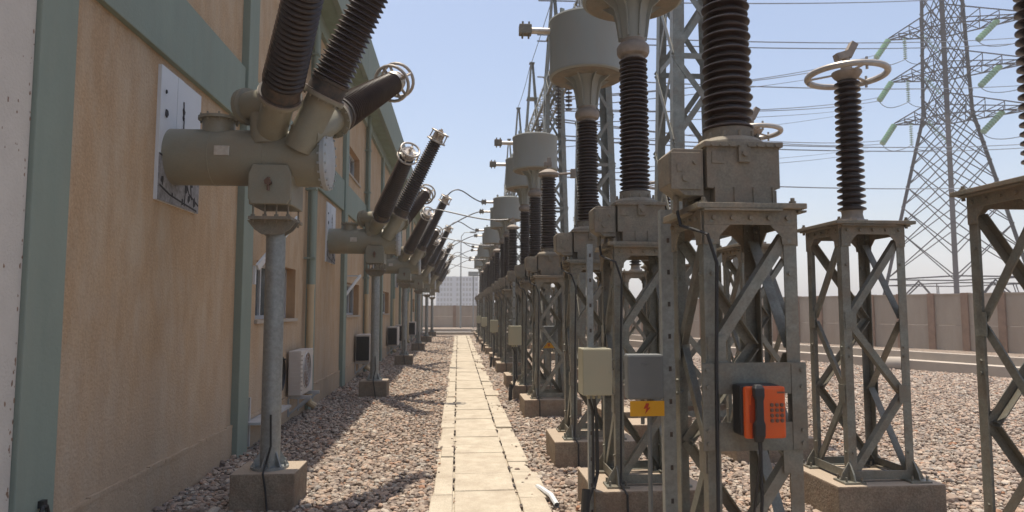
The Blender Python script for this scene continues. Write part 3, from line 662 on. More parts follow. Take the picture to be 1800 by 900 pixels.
# ------------------------------------------------------------------ instrument transformers
def base_unit(t, zb):
    m = MB()
    m.prism([(-.20, zb), (.20, zb), (.20, zb+.012), (.15, zb+.014), (.15, zb+.085), (.19, zb+.09), (.19, zb+.30), (-.19, zb+.30), (-.19, zb+.09), (-.15, zb+.085), (-.15, zb+.014), (-.20, zb+.012)], 'y', -.185, .185)
    m.b2(-.149, .149, -.1875, -.186, zb+.014, zb+.084)
    m.b2(-.205, .205, -.2, .2, zb+.30, zb+.325)
    for x in (-.15, -.05, .05, .15): m.b2(x-.005, x+.005, -.195, .195, zb+.005, zb+.093)
    for y in (-.12, 0, .12): m.b2(-.2, .2, y-.005, y+.005, zb+.003, zb+.09)
    m.b2(-.03, .03, -.206, -.185, zb+.22, zb+.30); m.cyl((0, -.185, zb+.262), (0, -.224, zb+.262), .016, n=12)
    m.b2(-.165, -.10, -.19, -.184, zb+.215, zb+.275)
    for i in range(8): m.cyl((-.17+i*.048, -.205, zb+.305), (-.17+i*.048, -.215, zb+.305), .008, n=6)
    m.lathe((0, 0, zb+.325), (0, 0, 1), [(0, .19), (.02, .185), (.045, .155), (.05, .13), (.105, .125), (.11, .11)], 32)
    for i in range(12): a = i*math.pi/6; m.cyl((.15*math.cos(a), .15*math.sin(a), zb+.34), (.15*math.cos(a), .15*math.sin(a), zb+.40), .009, n=6)
    m.build('base_box', 'grey_dirt', t, .004)
    m = MB()   # secondary terminal box on the side
    m.prism([(-.38, zb+.11), (-.30, zb+.05), (-.205, zb+.05), (-.205, zb+.29), (-.36, zb+.29), (-.385, zb+.265)], 'y', -.17, .02)
    m.b2(-.375, -.22, -.178, -.17, zb+.08, zb+.27)
    m.cyl((-.25, -.178, zb+.22), (-.25, -.19, zb+.22), .012, n=10); m.cyl((-.30, -.178, zb+.14), (-.30, -.186, zb+.14), .02, n=10); m.b2(-.345, -.32, -.183, -.178, zb+.17, zb+.21)
    m.cyl((-.32, -.08, zb+.06), (-.32, -.08, zb-.03), .016, n=8); m.cyl((-.26, -.05, zb+.06), (-.26, -.05, zb-.01), .016, n=8)
    m.build('terminal_box', 'grey_dirt', t, .005)
    m = MB(); m.tube([(-.32, -.08, zb-.0), (-.31, -.12, zb-.10), (-.30, -.25, zb-.13), (-.24, -.30, zb-.16), (-.19, -.285, zb-.30), (-.20, -.275, zb-.8), (-.21, -.275, .4), (-.22, -.30, .3), (-.2, -.42, .25), (-.2, -.43, 0.02)], .009, 8)
    m.build('conduit', 'black', t)
def ct():
    t = tag(empty('current_transformer'), None, 'current transformer', 'drum headed current transformers beside the path')
    zb = TOP+.028; base_unit(t, zb); z1 = zb+.43
    m = MB(); m.lathe((0, 0, z1-.01), (0, 0, 1), shed_prof(1.13, .128, .118, 33, .74, .74, .06), 30); m.build('insulator', 'porc', t)
    z2 = z1+1.12
    m = MB(); m.lathe((0, 0, z2), (0, 0, 1), [(0, .09), (.02, .095), (.035, .125), (.06, .135), (.10, .135), (.125, .12), (.135, .10), (.17, .10)], 32); m.build('collar', 'collar', t)
    z3 = z2+.165
    m = MB(); m.lathe((0, 0, z3), (0, 0, 1), [(0, .10), (.02, .105), (.20, .125), (.29, .145), (.335, .18), (.35, .20)], 32, caps=False)
    for i in range(8):
        a = i*math.pi/4+.2; d = Vector((math.cos(a), math.sin(a), 0)); n_ = Vector((-d.y, d.x, 0))*.006
        q = [d*.09+Vector((0, 0, z3+.01)), d*.125+Vector((0, 0, z3+.01)), d*.145+Vector((0, 0, z3+.16)), d*.17+Vector((0, 0, z3+.25)), d*.27+Vector((0, 0, z3+.325)), d*.27+Vector((0, 0, z3+.349)), d*.1+Vector((0, 0, z3+.335))]
        N = len(q); m.add([p-n_ for p in q]+[p+n_ for p in q], [tuple(range(N)), tuple(reversed(range(N, 2*N)))]+[(i_, (i_+1) % N, N+(i_+1) % N, N+i_) for i_ in range(N)])
    m.build('neck', 'grey', t)
    z4 = z3+.35
    m = MB(); m.lathe((0, 0, z4-.02), (0, 0, 1), [(0, .30), (0, .395), (.012, .418), (.03, .422), (.03, .415), (.6, .415), (.62, .425), (.64, .42), (.655, .38), (.68, .2), (.685, .01)], 48)
    m.cur = 1; m.lathe((0, 0, z4-.026), (0, 0, 1), [(0, .20), (0, .385), (.004, .39)], 40, caps=False); m.cur = 0
    m.b2(-.06, .06, -.06, .06, z4+.66, z4+.70)
    for i in range(4): a = i*math.pi/2+.5; m.box((.34*math.cos(a), .34*math.sin(a), z4+.67), (.05, .02, .07), Matrix.Rotation(a, 3, 'Z'))
    m.build('drum', ['grey', 'grey_dirt'], t)
    m = MB(); m.cyl((-.40, 0, z4+.51), (-.64, 0, z4+.51), .035, n=14); m.build('terminal_bar', 'alum', t)
    m = MB()
    for s in (-1,):
        m.bbox(min(s*.62, s*.76), max(s*.62, s*.76), -.05, .05, z4+.46, z4+.57, .01)
        for dx in (.65, .72):
            for dy in (-.03, .03): m.cyl((s*dx, dy, z4+.43), (s*dx, dy, z4+.60), .011, n=6)
    m.build('clamp', 'grey_dirt', t)
    return t
def vt():
    t = tag(empty('voltage_transformer'), None, 'voltage transformer', 'post type voltage transformers beside the path')
    zb = TOP+.028; base_unit(t, zb); z1 = zb+.43
    m = MB(); m.lathe((0, 0, z1-.01), (0, 0, 1), shed_prof(1.13, .135, .122, 27, .74, .74, .07), 36); m.build('insulator', 'porc', t)
    z2 = z1+1.12
    m = MB(); m.lathe((0, 0, z2), (0, 0, 1), [(0, .10), (.02, .11), (.03, .16), (.07, .165), (.09, .15), (.12, .10), (.14, .06)], 32); m.build('cap', 'collar', t)
    m = MB(); m.cyl((0, 0, z2+.13), (0, 0, z2+.2), .03, n=10); m.bbox(-.07, .05, -.035, .035, z2+.19, z2+.26, .008); m.bbox(-.02, .04, -.03, .03, z2+.25, z2+.33, .008); m.cyl((.05, 0, z2+.06), (.42, .05, z2+.10), .018, n=8); m.bbox(.36, .44, .0, .09, z2+.02, z2+.16, .008)
    m.build('clamp', 'collar', t)
    return t
CT0 = ct(); VT0 = vt(); fc = fv = True; nc = nv = 0
TERM = []
for k in range(NB):
    for j, yy in enumerate(CTY):
        if j == 0:
            o = VT0 if fv else copy_tree(VT0); fv = False
            o['label'] = ['thickest dark ribbed insulator on a dusty box, above the orange telephone', 'brown ribbed post with a dusty cap and clamp but no drum, second from the camera', 'third post without a drum, between grey drums along the path'][nv] if nv < 3 else ORD[nv]+' drumless post from the camera in the row beside the path'
            nv += 1
        else:
            o = CT0 if fc else copy_tree(CT0); fc = False
            o['label'] = ['current transformer whose drum is cut by the top of the picture', 'current transformer with the largest fully seen grey drum and a clamp pointing left', 'current transformer with a round grey drum behind the drumless post', 'current transformer whose drum is half hidden by the third drum'][nc] if nc < 4 else ORD[nc]+' drum headed current transformer from the camera'
            nc += 1
        o.location = (1.445 if k == 0 and j < 2 else 1.42, yy+S*k-(.04 if k == 0 and j == 0 else 0), 0)

# ------------------------------------------------------------------ surge arresters with grading rings
def arrester():
    t = tag(empty('surge_arrester'), None, 'surge arrester', 'surge arresters topped by grading rings')
    z = 2.28+.028
    m = MB(); m.lathe((0, 0, z), (0, 0, 1), [(0, .12), (.03, .12), (.05, .09), (.09, .08), (.12, .085)], 24)
    for i in range(3): a = i*2.094; m.bbox(.10*math.cos(a)-.025, .10*math.cos(a)+.025, .10*math.sin(a)-.025, .10*math.sin(a)+.025, z, z+.05, .005)
    m.build('base', 'collar', t)
    m = MB(); m.lathe((0, 0, z+.11), (0, 0, 1), shed_prof(1.13, .112, .104, 21, .62, .62), 30); m.build('insulator', 'porc', t)
    z2 = z+1.24
    m = MB(); m.lathe((0, 0, z2), (0, 0, 1), [(0, .075), (.02, .085), (.03, .10), (.06, .12), (.075, .12), (.08, .05), (.12, .045)], 24)
    m.cyl((0, 0, z2+.08), (0, 0, z2+.20), .03, n=12); m.box((-.03, 0, z2+.22), (.13, .07, .06), Matrix.Rotation(-.3, 3, 'Y')); m.box((.04, 0, z2+.27), (.06, .06, .14), Matrix.Rotation(.5, 3, 'Y')); m.cyl((-.07, -.04, z2+.2), (-.07, .04, z2+.2), .02, n=8)
    m.build('terminal', 'collar', t)
    m = MB(); R = .31; m.tube([(R*math.cos(k*.1309), R*math.sin(k*.1309), z2+.05) for k in range(48)], .027, 10, True)
    for k in range(3): a = k*2.094+.5; m.bar((.08*math.cos(a), .08*math.sin(a), z2+.065), (R*math.cos(a), R*math.sin(a), z2+.05), .03, .008, (0, 0, 1)); m.cyl((R*.97*math.cos(a), R*.97*math.sin(a), z2+.0), (R*.97*math.cos(a), R*.97*math.sin(a), z2+.1), .012, n=6)
    m.build('grading_ring', 'ring', t)
    return t
A0 = arrester(); n = 0
for k in range(4):
    for yy in CTY:
        o = A0 if n == 0 else copy_tree(A0); o.location = (3.30, yy+S*k, 0)
        o['label'] = ['dark ribbed arrester cut by the right picture edge', 'surge arrester with a full pale ring standing free against the sky, left of the pylon', 'surge arrester whose ring shows behind the nearest ribbed insulator'][n] if n < 3 else ORD[n]+' ringed surge arrester from the camera'
        n += 1

# ------------------------------------------------------------------ posts, cabinets, telephone
def slotted(m, x, y, z1, w_=.082, d=.05, z0=.0):
    m.b2(x-w_/2, x+w_/2, y-.004, y, z0, z1); m.b2(x-w_/2, x-w_/2+.004, y, y+d, z0, z1); m.b2(x+w_/2-.004, x+w_/2, y, y+d, z0, z1)
    z = z0+.1
    m.cur = 1
    while z < z1-.05: m.b2(x-.008, x+.008, y-.0055, y-.003, z, z+.028); z += .19
    m.cur = 0
def gbox(k):
    y0 = 3.98+S*k
    t = tag(empty('switch_box', (1.25 if k == 0 else 1.62, y0, 0)), 'flat grey box with yellow lightning sign on a slotted post, '+['nearest the camera', 'second from the camera', 'third from the camera', 'farthest one'][k], 'switch box', 'grey boxes with yellow lightning signs')
    m = MB(); slotted(m, 0, 0, 2.2, .085); m.build('post', ['steel2', 'dark'], t)
    m = MB(); m.bbox(-.26, -.048, -.03, .07, 1.08, 1.34, .012)
    m.tube([(-.16+.022*math.cos(a*.5236), -.0315, 1.285+.009*math.sin(a*.5236)) for a in range(12)], .002, 4, True)
    m.cyl((-.16, .03, .93), (-.16, .03, 1.08), .012, n=8); m.cyl((-.12, .03, .0), (-.12, .03, 1.08), .014, n=8); m.build('enclosure', 'boxg', t)
    s_ = MB(); s_.b2(-.25, -.048, -.034, -.028, .985, 1.072); pl = s_.build('warning_plate', 'yellow', t)
    b = MB(); c = Vector((-.15, -.0365, 1.028))
    pts = [(-.006, .032), (-.022, .0), (-.004, .003), (-.014, -.030), (.018, .008), (.002, .006), (.012, .030)]
    b.prism([(c.x+p, c.z+q) for p, q in pts], 'y', -.0375, -.0345); b.build('lightning_mark', 'red', pl)
for k in range(4): gbox(k)
def cab(k):
    t = tag(empty('junction_cabinet', (1.0, 5.02+S*k, 0)), 'cream metal junction cabinet on a thin slotted post, '+['nearest the camera', 'second along the path', 'third along the path', 'fourth along the path', 'fifth along the path'][k], 'cabinet', 'cream cabinets along the path')
    m = MB(); slotted(m, 0, .10, 2.1, .045, .04); m.build('post', ['steel2', 'dark'], t)
    m = MB(); m.bbox(-.10, .115, -.11, .09, .985, 1.32, .008); m.b2(-.095, .11, -.113, -.108, .992, 1.31)
    for x in (-.04, 0, .04): m.cyl((x, .0, .95), (x, .0, .99), .012, n=8)
    m.cyl((.10, -.113, 1.15), (.10, -.12, 1.15), .008, n=8); m.build('enclosure', 'cream', t)
    m = MB(); m.tube([(0, .0, .97), (.03, .05, .8), (.035, .06, .4), (.0, .02, .30)], .013, 6); m.tube([(-.04, 0, .97), (.0, .04, .85), (.0, .05, .3), (-.05, 0, .2), (-.055, -.02, -.02)], .010, 6)
    m.tube([(-.06, .0, .30), (-.075, -.02, .15), (-.08, -.03, -.02)], .032, 8); m.build('cable', 'black', t)
for k in range(5): cab(k)

# mounting frame and telephone on the nearest stand
YF = 3.51-.238-.013
m = MB(); y = YF-.012
m.b2(1.175, 1.695, y-.006, y, 1.195, 1.345); m.b2(1.175, 1.695, y-.006, y, .925, 1.06)
m.b2(1.175, 1.245, y-.0095, y-.0065, .93, 1.34); m.b2(1.62, 1.695, y-.0095, y-.0065, .93, 1.34)
for x in (1.20, 1.67):
    for z in (.96, 1.02, 1.23, 1.31): m.cyl((x, y, z), (x, y-.018, z), .01, n=6)
tag(m.build('mounting_frame', 'steel'), 'galvanised plate frame bolted across the nearest stand behind the telephone', 'mounting frame')
def phone():
    x0, x1, z0, z1 = 1.328, 1.525, 1.005, 1.245; y = YF-.022; cx = (x0+x1)/2
    t = tag(empty('telephone', (cx, y, (z0+z1)/2)), 'orange weatherproof telephone with a black handset on the nearest stand', 'telephone')
    def pt(n, mb, m, par=None, bv=0):
        o = mb.build(n, m, par or t, bv)
        if par is None: o.location = (-cx, -y, -(z0+z1)/2)
        return o
    m = MB(); m.bbox(x0-.012, x1-.004, y-.10, y, z0+.008, z1+.004, .018); pt('housing', m, 'black')
    m = MB(); m.bbox(x0, x1, y-.128, y-.098, z0, z1, .014)
    for a in (x0+.012, x1-.012):
        for b in (z0+.012, z1-.012): m.cyl((a, y-.128, b), (a, y-.130, b), .005, n=8)
    f = pt('front_cover', m, 'orange')
    m = MB(); m.prism([(x0+.055+.026*math.cos(a*.349), (z1-.05)+.026*math.sin(a*.349)) for a in range(10)]+[(x0+.029, z0+.005), (x0+.081, z0+.005)], 'y', y-.1305, y-.12); m.b2(x0+.02, x0+.075, y-.1303, y-.12, z0+.075, z0+.155); pt('recess', m, 'orange_in', f)
    m = MB()
    def hp(z, w_, d0, d1): return [(x0+.056-w_, d0, z), (x0+.056+w_, d0, z), (x0+.056+w_, d1, z), (x0+.056-w_, d1, z)]
    lev = [(z0-.012, .018, y-.15, y-.128), (z0+.02, .025, y-.165, y-.128), (z0+.07, .025, y-.168, y-.132), (z0+.09, .019, y-.166, y-.146), (z0+.18, .019, y-.166, y-.146), (z0+.2, .024, y-.168, y-.132), (z0+.235, .024, y-.165, y-.128), (z0+.252, .016, y-.155, y-.13)]
    vs = [p for L in lev for p in hp(*L)]; fs = [(i*4+j, i*4+(j+1) % 4, i*4+4+(j+1) % 4, i*4+4+j) for i in range(len(lev)-1) for j in range(4)]+[(0, 1, 2, 3), (28, 31, 30, 29)]
    m.add(vs, fs); pt('handset', m, 'black', None, .006)
    for r in range(4):
        for c in range(3):
            m = MB(); kx = x0+.128+c*.024; kz = z1-.085-r*.024; m.lathe((kx, y-.128, kz), (0, -1, 0), [(0, .009), (.004, .009), (.006, .006)], 10); pt('key', m, 'key', f)
    m = MB(); m.b2(x0+.155, x0+.19, y-.1295, y-.127, z1-.032, z1-.024); pt('name_plate', m, 'key', f)
    m = MB(); m.tube([(x0+.056, y-.14, z0-.005), (x0+.06, y-.14, z0-.06), (x0+.075, y-.10, z0-.10), (x0+.07, y-.04, z0-.35), (x0+.04, y+.0, z0-.72)], .006, 6); m.tube([(cx+.01, y-.04, z0+.01), (cx+.015, y-.03, z0-.3), (cx, y, .3)], .008, 6); pt('cord', m, 'black')
phone()
# black conduit and white hose end by the path, loose bits
m = MB(); m.tube([(.80, 5.55, .045), (.78, 5.75, .07), (.74, 6.0, .055), (.715, 6.15, .04), (.70, 6.25, .0)], .022, 8)
tag(m.build('hose', 'panelw'), 'short white hose end lying on the path edge at the bottom', 'hose')
for i, (x, y, r, s_) in enumerate(((2.15, 9.25, .1, (.42, .55, .26)), (2.25, 8.35, -.05, (.40, .50, .24)))):
    m = MB(); m.bbox(-s_[0]/2, s_[0]/2, -s_[1]/2, s_[1]/2, -.02, s_[2], .015)
    o = m.build('concrete_block', 'conc'); o.location = (x, y, 0); o.rotation_euler = (0, 0, r)
    tag(o, ['farther pale concrete block on the gravel seen through the second stand', 'nearer pale concrete block on the gravel just below the yellow sign'][i], 'concrete block', 'loose concrete blocks')
m = MB(); m.lathe((0, 0, .17), (1, 0, 0), [(0, .14), (0, .19), (.75, .19), (.75, .14), (0, .14)], 28, caps=False); o = m.build('concrete_pipe', 'kerb'); o.location = (11.05, 17.6, 0); o.rotation_euler = (0, 0, -.25)
tag(o, 'short grey concrete pipe lying beside the raised kerb', 'pipe')

# ------------------------------------------------------------------ gantries
def latt(m, P0, P1, u, v, w_, n, leg=.08, br=.045, taper=1.0, t=.007):
    """square truss from P0 to P1, side w_ along u and v"""
    P0 = Vector(P0); P1 = Vector(P1); u = Vector(u); v = Vector(v); d = (P1-P0)
    def cr(i, f): s = w_/2*(1+(taper-1)*f); return P0+d*f+u*s*(1 if i in (0, 1) else -1)+v*s*(1 if i in (0, 3) else -1)
    for i in range(4):
        a = cr(i, 0); b = cr(i, 1); o = (P0-a); o = o-d*(o.dot(d)/d.dot(d)); ou = u*(1 if o.dot(u) > 0 else -1); ov = v*(1 if o.dot(v) > 0 else -1)
        m.bar(a+ou*leg/2, b+ou*leg/2, leg, t, ov); m.bar(a+ov*leg/2, b+ov*leg/2, leg, t, ou)
    for i in range(4):
        j = (i+1) % 4; nn = (cr(i, 0)+cr(j, 0))/2-P0
        for k in range(n):
            f0, f1 = k/n, (k+1)/n
            m.bar(cr(i, f0), cr(j, f1), br, t, nn, (0, .006)); m.bar(cr(j, f0), cr(i, f1), br, t, nn, (0, -.004))
            if k % 2 == 0: m.bar(cr(i, f0), cr(j, f0), br, t, nn, (0, -.012))
GXX = 3.33; GYY = [9.3+S*k for k in range(6)]
def gcol():
    t = tag(empty('gantry_column'), None, 'gantry column', 'lattice columns of the busbar gantry')
    m = MB()
    w0, w1 = 1.04, .60
    latt(m, (0, 0, .25), (0, 0, 9.9), (1, 0, 0), (0, 1, 0), w0, 8, .15, .08, w1/w0)
    m.build('shaft', 'steel', t)
    m = MB(); h = w1/2-.01
    for sx in (-1, 1):
        for sy in (-1, 1): m.ang((sx*h, sy*h, 9.9), (sx*.07, sy*.07, 12.9), .07, .008, (sx, 0, 0))
    m.b2(-.24, .24, -.24, .24, 11.2, 11.25); m.b2(-.12, .12, -.12, .12, 12.88, 12.93); m.build('peak', 'steel', t)
    for sx in (-1, 1):
        for sy in (-1, 1): k = MB(); k.bbox(sx*.52-.17, sx*.52+.17, sy*.52-.17, sy*.52+.17, -.05, .25, .012); k.build('footing', 'conc', t)
    return t
g0 = gcol()
for i, y in enumerate(GYY):
    o = g0 if i == 0 else copy_tree(g0); o.location = (GXX, y, 0)
    o['label'] = ORD[i]+' tall steel lattice gantry column from the camera, behind the row of drums'
bm0 = None
for i in range(5):
    if bm0 is None:
        t = tag(empty('gantry_beam'), None, 'gantry beam', 'lattice beams of the gantry'); m = MB()
        latt(m, (0, .30, 9.35), (0, S-.30, 9.35), (1, 0, 0), (0, 0, 1), .62, 10, .08, .05); m.build('truss', 'steel', t); bm0 = t; o = t
    else: o = copy_tree(bm0)
    o.location = (GXX, GYY[i], 0); o['label'] = 'lattice gantry beam high between the '+ORD[i]+' and '+ORD[i+1]+' gantry columns'
# cross beams to the outer columns (along x)
# insulator strings hanging from the beams
def string(L, r=.11, n=12, glass=False):
    m = MB(); pr = []
    p = L/n
    for i in range(n): y = i*p; pr += [(y, r*.15), (y+p*.3, r*.2), (y+p*.42, r), (y+p*.6, r*.92), (y+p*.66, r*.2)]
    m.lathe((0, 0, 0), (0, 0, -1), pr, 14); return m
s0 = None; n = 0
for i in range(4):
    for q in (1.4, 3.5, 5.6):
        if s0 is None: s0 = string(1.5).build('insulator_string', 'porc'); o = s0
        else: o = s0.copy(); C.objects.link(o)
        o.location = (GXX-.05, GYY[i]+q, 9.03); tag(o, 'dark string of discs hanging under the gantry beam, '+ORD[n]+' from the camera', 'insulator string', 'insulator strings under the gantry'); n += 1

# ------------------------------------------------------------------ conductors
def sagpts(a, b, sag, n=14, up_=0):
    a = Vector(a); b = Vector(b); return [a.lerp(b, i/n)+Vector((0, 0, -4*sag*(i/n)*(1-i/n))) for i in range(n+1)]
def wire(name, pts, r, m, label, cat='wire', group=None):
    k = MB(); k.tube(pts, r, 6); return tag(k.build(name, m), label, cat, group)
def arc(a, b, h1, h2, n=14):
    a = Vector(a); b = Vector(b); out = []
    for i in range(n+1):
        s = i/n; out.append(a*(1-s)**3+(a+h1)*3*s*(1-s)**2+(b+h2)*3*s*s*(1-s)+b*s**3)
    return out
names = ['near leaning bushing', 'middle bushing', 'far leaning bushing']
zc = TOP+.028+.43+1.12+.165+.35+.51
for k in range(2, NB):
    for i, (a, b) in enumerate(BS):
        a = Vector(a); b = Vector(b); d = (b-a).normalized(); e = b+d*.2+Vector((0, GY[k], 0))
        if i == 0: tgt = Vector((1.30, CTY[0]+S*k, zc-.75)); h2 = Vector((-.8, 0, -.12))
        else: tgt = Vector((.68, CTY[i]+S*k, zc)); h2 = Vector((-.45, 0, .12 if i == 1 else -.1))
        wire('jumper_cable', arc(e, tgt, d*.35+Vector((.2, 0, .1 if i == 1 else -.1)), h2), .018, 'cable', 'jumper cable from the '+names[i]+' of the '+ORD[k]+' gas tank to the drums', 'cable', 'jumper cables crossing over the path')
# pylon
PC = Vector((47.3, 61.5, 0)); vd = Vector((.606, .795, 0)); pp = Vector((.795, -.606, 0))
def pylon():
    t = tag(empty('transmission_pylon', PC), 'tall brown steel lattice pylon beyond the wall with six arms and green insulators', 'pylon')
    def leg(i, z):
        r = 6.9-(6.9-2.15)*z/20.5 if z < 20.5 else 2.15-(z-20.5)*.03
        d = (-vd, pp, vd, -pp)[i]; return d*r+Vector((0, 0, z))
    m = MB()
    for i in range(4):
        for za, zb in ((0, 20.5), (20.5, 39)):
            m.ang(leg(i, za), leg(i, zb), .42 if i == 0 else .26, .05, leg(i, 0).normalized())
    m.build('leg_frame', 'pylon', t)
    m = MB(); zs = [4.6, 7.2, 9.6, 11.8, 13.8, 15.7, 17.4, 19.0, 20.5]+[20.5+2.1*i for i in range(1, 10)]
    for i in range(4):
        j = (i+1) % 4
        for a, b in zip(zs, zs[2:]):
            nn = leg(i, 1)+leg(j, 1); nn.z = 0
            m.bar(leg(i, a), leg(j, b), .085, .05, nn); m.bar(leg(j, a), leg(i, b), .085, .05, nn, (0, .08))
        nn = leg(i, 1)+leg(j, 1); nn.z = 0
        m.bar(leg(i, 4.6), leg(j, 4.6), .12, .06, nn); m.bar(leg(i, 4.0), leg(j, 4.0), .10, .06, nn)
        mid = (leg(i, 4.3)+leg(j, 4.3))/2; m.bar(leg(i, .1), mid, .12, .06, nn); m.bar(leg(j, .1), mid, .12, .06, nn)
        q = leg(i, .1).lerp(mid, .5); m.bar(q, leg(i, 2.4), .07, .05, nn); m.bar(q, leg(i, 4.0).lerp(leg(j, 4.0), .25), .07, .05, nn)
        q = leg(j, .1).lerp(mid, .5); m.bar(q, leg(j, 2.4), .07, .05, nn); m.bar(q, leg(j, 4.0).lerp(leg(i, 4.0), .25), .07, .05, nn)
    m.build('lattice', 'pylon', t)
    ua = Vector((.83, -.56, 0)); tips = []
    for s in (-1, 1):
        for za, Ln in ((20.1, 4.5 if s < 0 else 7.5), (24.5, 4.6 if s < 0 else 7.5), (28.9, 4.7 if s < 0 else 7.5)):
            m = MB(); tip = ua*s*Ln+Vector((0, 0, za)); rr = 2.0
            near = leg(0, za); far = leg(2, za); side = leg(1 if s > 0 else 3, za); up1 = leg(1 if s > 0 else 3, za+2.0); upn = leg(0, za+2.0); upf = leg(2, za+2.0)
            for c in (near, far): m.bar(c, tip, .16, .08, (0, 0, 1)); m.bar(c+Vector((0, 0, 2)), tip+Vector((0, 0, .15)), .13, .07, (0, 0, 1))
            N = 5
            for k in range(N):
                f0, f1 = k/N, (k+1)/N
                for c in (near, far):
                    a = c.lerp(tip, f0); b = (c+Vector((0, 0, 2))).lerp(tip, f1); a2 = c.lerp(tip, f1); m.bar(a, b, .08, .05, (vd)); m.bar(a2, b, .07, .05, (vd))
                m.bar(near.lerp(tip, f0), far.lerp(tip, f1), .08, .05, (0, 0, 1)); m.bar(far.lerp(tip, f0), near.lerp(tip, f1), .08, .05, (0, 0, 1))
            m.build('cross_arm', 'pylon', t); tips.append((s, tip))
    return tips
TIPS = pylon()
jn = 0
for s, tip in TIPS:
    tip = PC+tip
    side = 'left' if s < 0 else 'right'; lev = ['lowest', 'middle', 'highest'][jn % 3]; jn += 1
    tgt = Vector((-1, -.18, 0))
    dirs = [Vector((-.62, -.15, -.78)), Vector((0, 0, -1)), Vector((.75, -.1, -.9))]
    roots = [tip, tip+Vector((1.3, -.6, 0)), tip+Vector((2.5, -1.5, 0))] if s < 0 else [tip-Vector((2.8, -1.5, 0)), tip-Vector((.6, 0, 0)), tip+Vector((.2, 0, 0))]
    ends = []
    for q, (rt_, d) in enumerate(zip(roots, dirs)):
        L = 2.7 if q != 1 else 2.2
        if s > 0 and q == 0: d = Vector((-.8, -.1, -.72)); L = 3.2
        m = string(L, .30, 10) if q != 1 else string(L, .18, 10); o = m.build('glass_insulator', 'glassins'); o.location = rt_
        o.rotation_euler = d.to_track_quat('-Z', 'Y').to_euler(); e = rt_+d.normalized()*L; ends.append(e)
        tag(o, 'green glass insulator string, '+['sloping left', 'hanging straight', 'sloping right'][q]+' from the '+lev+' '+side+' arm of the pylon', 'insulator', 'green glass insulators on the pylon')
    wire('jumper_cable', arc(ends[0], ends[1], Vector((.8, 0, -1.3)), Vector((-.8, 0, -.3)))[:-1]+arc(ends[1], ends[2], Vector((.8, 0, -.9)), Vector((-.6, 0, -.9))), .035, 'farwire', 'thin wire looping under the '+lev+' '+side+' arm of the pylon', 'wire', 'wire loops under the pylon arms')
    if s < 0:
        zt = {0: 8.9, 1: 9.3, 2: 9.7}[(jn-1) % 3]; yt_ = GYY[2]+2.0
        for dz in (0, .35):
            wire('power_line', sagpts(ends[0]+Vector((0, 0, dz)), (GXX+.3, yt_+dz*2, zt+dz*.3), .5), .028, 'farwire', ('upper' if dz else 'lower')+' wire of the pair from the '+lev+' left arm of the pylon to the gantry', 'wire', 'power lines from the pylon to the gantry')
# further lines crossing the sky behind
hl = [((62, 70, 38.3), (3.6, 30, 16.0), 'topmost wire of the sky, passing behind the pylon'), ((62, 70, 37.2), (3.6, 30, 15.7), 'second highest wire of the sky, passing behind the pylon'),
      ((60, 66, 30.5), (3.6, 30.5, 14.3), 'high wire level with the pale ring of the arrester'), ((60, 66, 29.9), (3.6, 30.5, 14.0), 'wire just under the one level with the pale ring of the arrester'),
      ((60, 66, 25.3), (3.6, 30.5, 12.3), 'wire crossing behind the upper half of the free arrester'), ((60, 66, 19.0), (3.6, 30.5, 9.6), 'double wire crossing behind the middle of the free arrester'), ((60, 66, 18.6), (3.6, 30.5, 9.4), 'wire close under the double one behind the middle of the free arrester'),
      ((60, 66, 14.6), (3.6, 30.5, 7.7), 'lowest far wire crossing just above the pylon waist')]
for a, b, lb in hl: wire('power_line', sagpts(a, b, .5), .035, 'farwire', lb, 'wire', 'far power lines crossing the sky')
dl = [((2.9, 16.3, 6.6), (40.6, 64.5, 26.0), 'wire slanting up right from the gantry, above the small ring'), ((2.9, 16.3, 6.2), (40.8, 64.5, 22.0), 'second slanting wire just under the first above the small ring'),
      ((2.9, 23.3, 7.2), (40.8, 64.3, 21.6), 'slanting wire from the second gantry column towards the pylon'), ((2.9, 23.3, 6.4), (41.0, 64.5, 17.8), 'lower slanting wire from the second gantry column'), ((2.9, 16.3, 4.9), (41.0, 64.3, 17.4), 'lowest slanting wire behind the free arrester'),
      ((3.3, 30.4, 12.9), (3.3, 9.3, 12.95), 'thin earth wire along the gantry peaks')]
for a, b, lb in dl: wire('power_line', sagpts(a, b, .25), .014, 'cable', lb, 'wire', 'slanting wires near the gantry')
wire('power_line', sagpts((3.27, 37.5, 12.9), (3.27, 30.4, 12.9), .2), .014, 'cable', 'thin wire between the two far gantry peaks', 'wire')

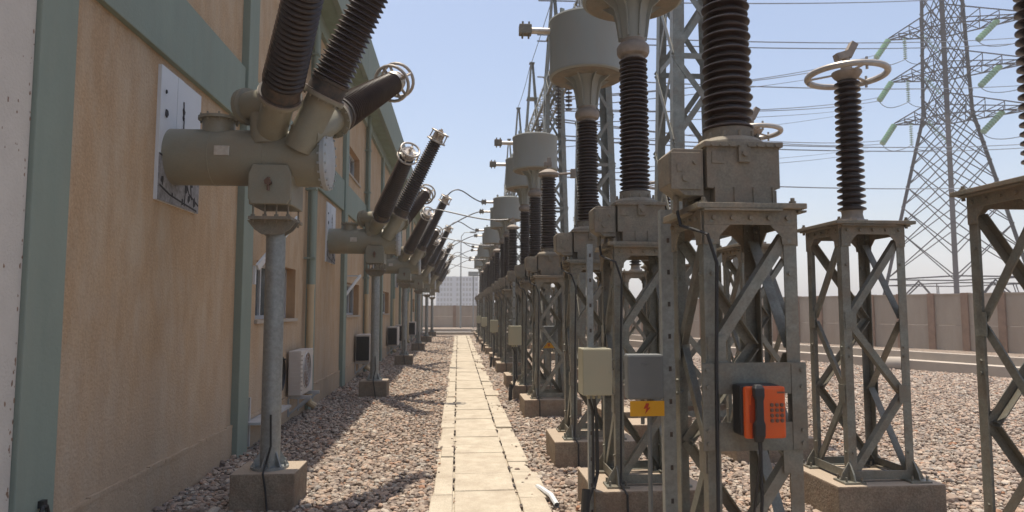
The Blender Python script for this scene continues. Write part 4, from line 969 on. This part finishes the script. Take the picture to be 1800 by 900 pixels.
# ------------------------------------------------------------------ distance
def hotel():
    k = .8; Y = 400*k
    t = tag(empty('apartment_block', (0, Y, 0)), 'pale distant apartment block with rows of windows seen at the end of the path', 'building')
    x0, x1, h = -12.6*k, 12*k, 20.8*k
    m = MB(); m.b2(x0, x1, 0, 12, 0, h); m.b2(x0-.1, x1+.1, -.1, 12.1, h, h+.5); m.b2(x0+7.5, x0+9, -.5, 0, 0, h+.6); m.build('wall', 'hotelw', t)
    rows = 7; cols = 13; wm = None
    for r in range(rows):
        for c in range(cols):
            if c == 5: continue
            if wm is None: q = MB(); q.b2(-.45, .45, -.06, .0, -.7, .7); q.b2(-.02, .02, -.09, -.06, -.7, .7); wm = q.build('window', 'hotelg', t); o = wm
            else: o = wm.copy(); C.objects.link(o); o.parent = t
            o.location = (x0+1.0+c*(x1-x0-2)/(cols-1), -.002, 1.6+r*(h-2.4)/(rows-1))
hotel()
def lamp():
    t = tag(empty('street_lamp', (.25, 60.5, 0)), 'tall thin lamp post with a curved arm beyond the end of the path', 'street lamp')
    m = MB(); m.cyl((0, 0, 0), (0, 0, 7.7), .075, .045, 10); m.build('pole', 'steel2', t)
    m = MB(); m.tube([(0, 0, 7.6), (.03, 0, 8.1), (.3, 0, 8.45), (.9, 0, 8.5)], .035, 8); m.build('arm', 'steel2', t)
    m = MB(); m.bbox(.8, 1.35, -.12, .12, 8.42, 8.56, .03); m.build('lamp_head', 'grey', t)
lamp()
t = tag(empty('floodlight', (1.35, 60, 0)), 'small floodlight on a low mast beside the farthest drums', 'floodlight')
m = MB(); m.cyl((0, 0, 0), (0, 0, 4.6), .05, n=8); m.build('mast', 'steel2', t)
m = MB(); m.box((0, 0, 4.75), (.9, .25, .4)); m.cyl((-.4, 0, 4.6), (.4, 0, 4.6), .03, n=6); m.build('lamp_head', 'grey', t)

# ------------------------------------------------------------------ air
m = MB(); m.b2(-690, 690, -55, 690, -1, 60)
hz = bpy.data.materials.new('haze_air'); hz.use_nodes = True; hn = hz.node_tree.nodes; hn.remove(hn['Principled BSDF'])
pv = hn.new('ShaderNodeVolumePrincipled'); pv.inputs['Density'].default_value = .0012; pv.inputs['Color'].default_value = (.93, .95, .98, 1); pv.inputs['Anisotropy'].default_value = .2
hz.node_tree.links.new(pv.outputs[0], hn['Material Output'].inputs['Volume']); M['haze'] = hz
tag(m.build('haze', 'haze'), 'thin pale heat haze in the air over the yard', 'haze', kind='stuff')
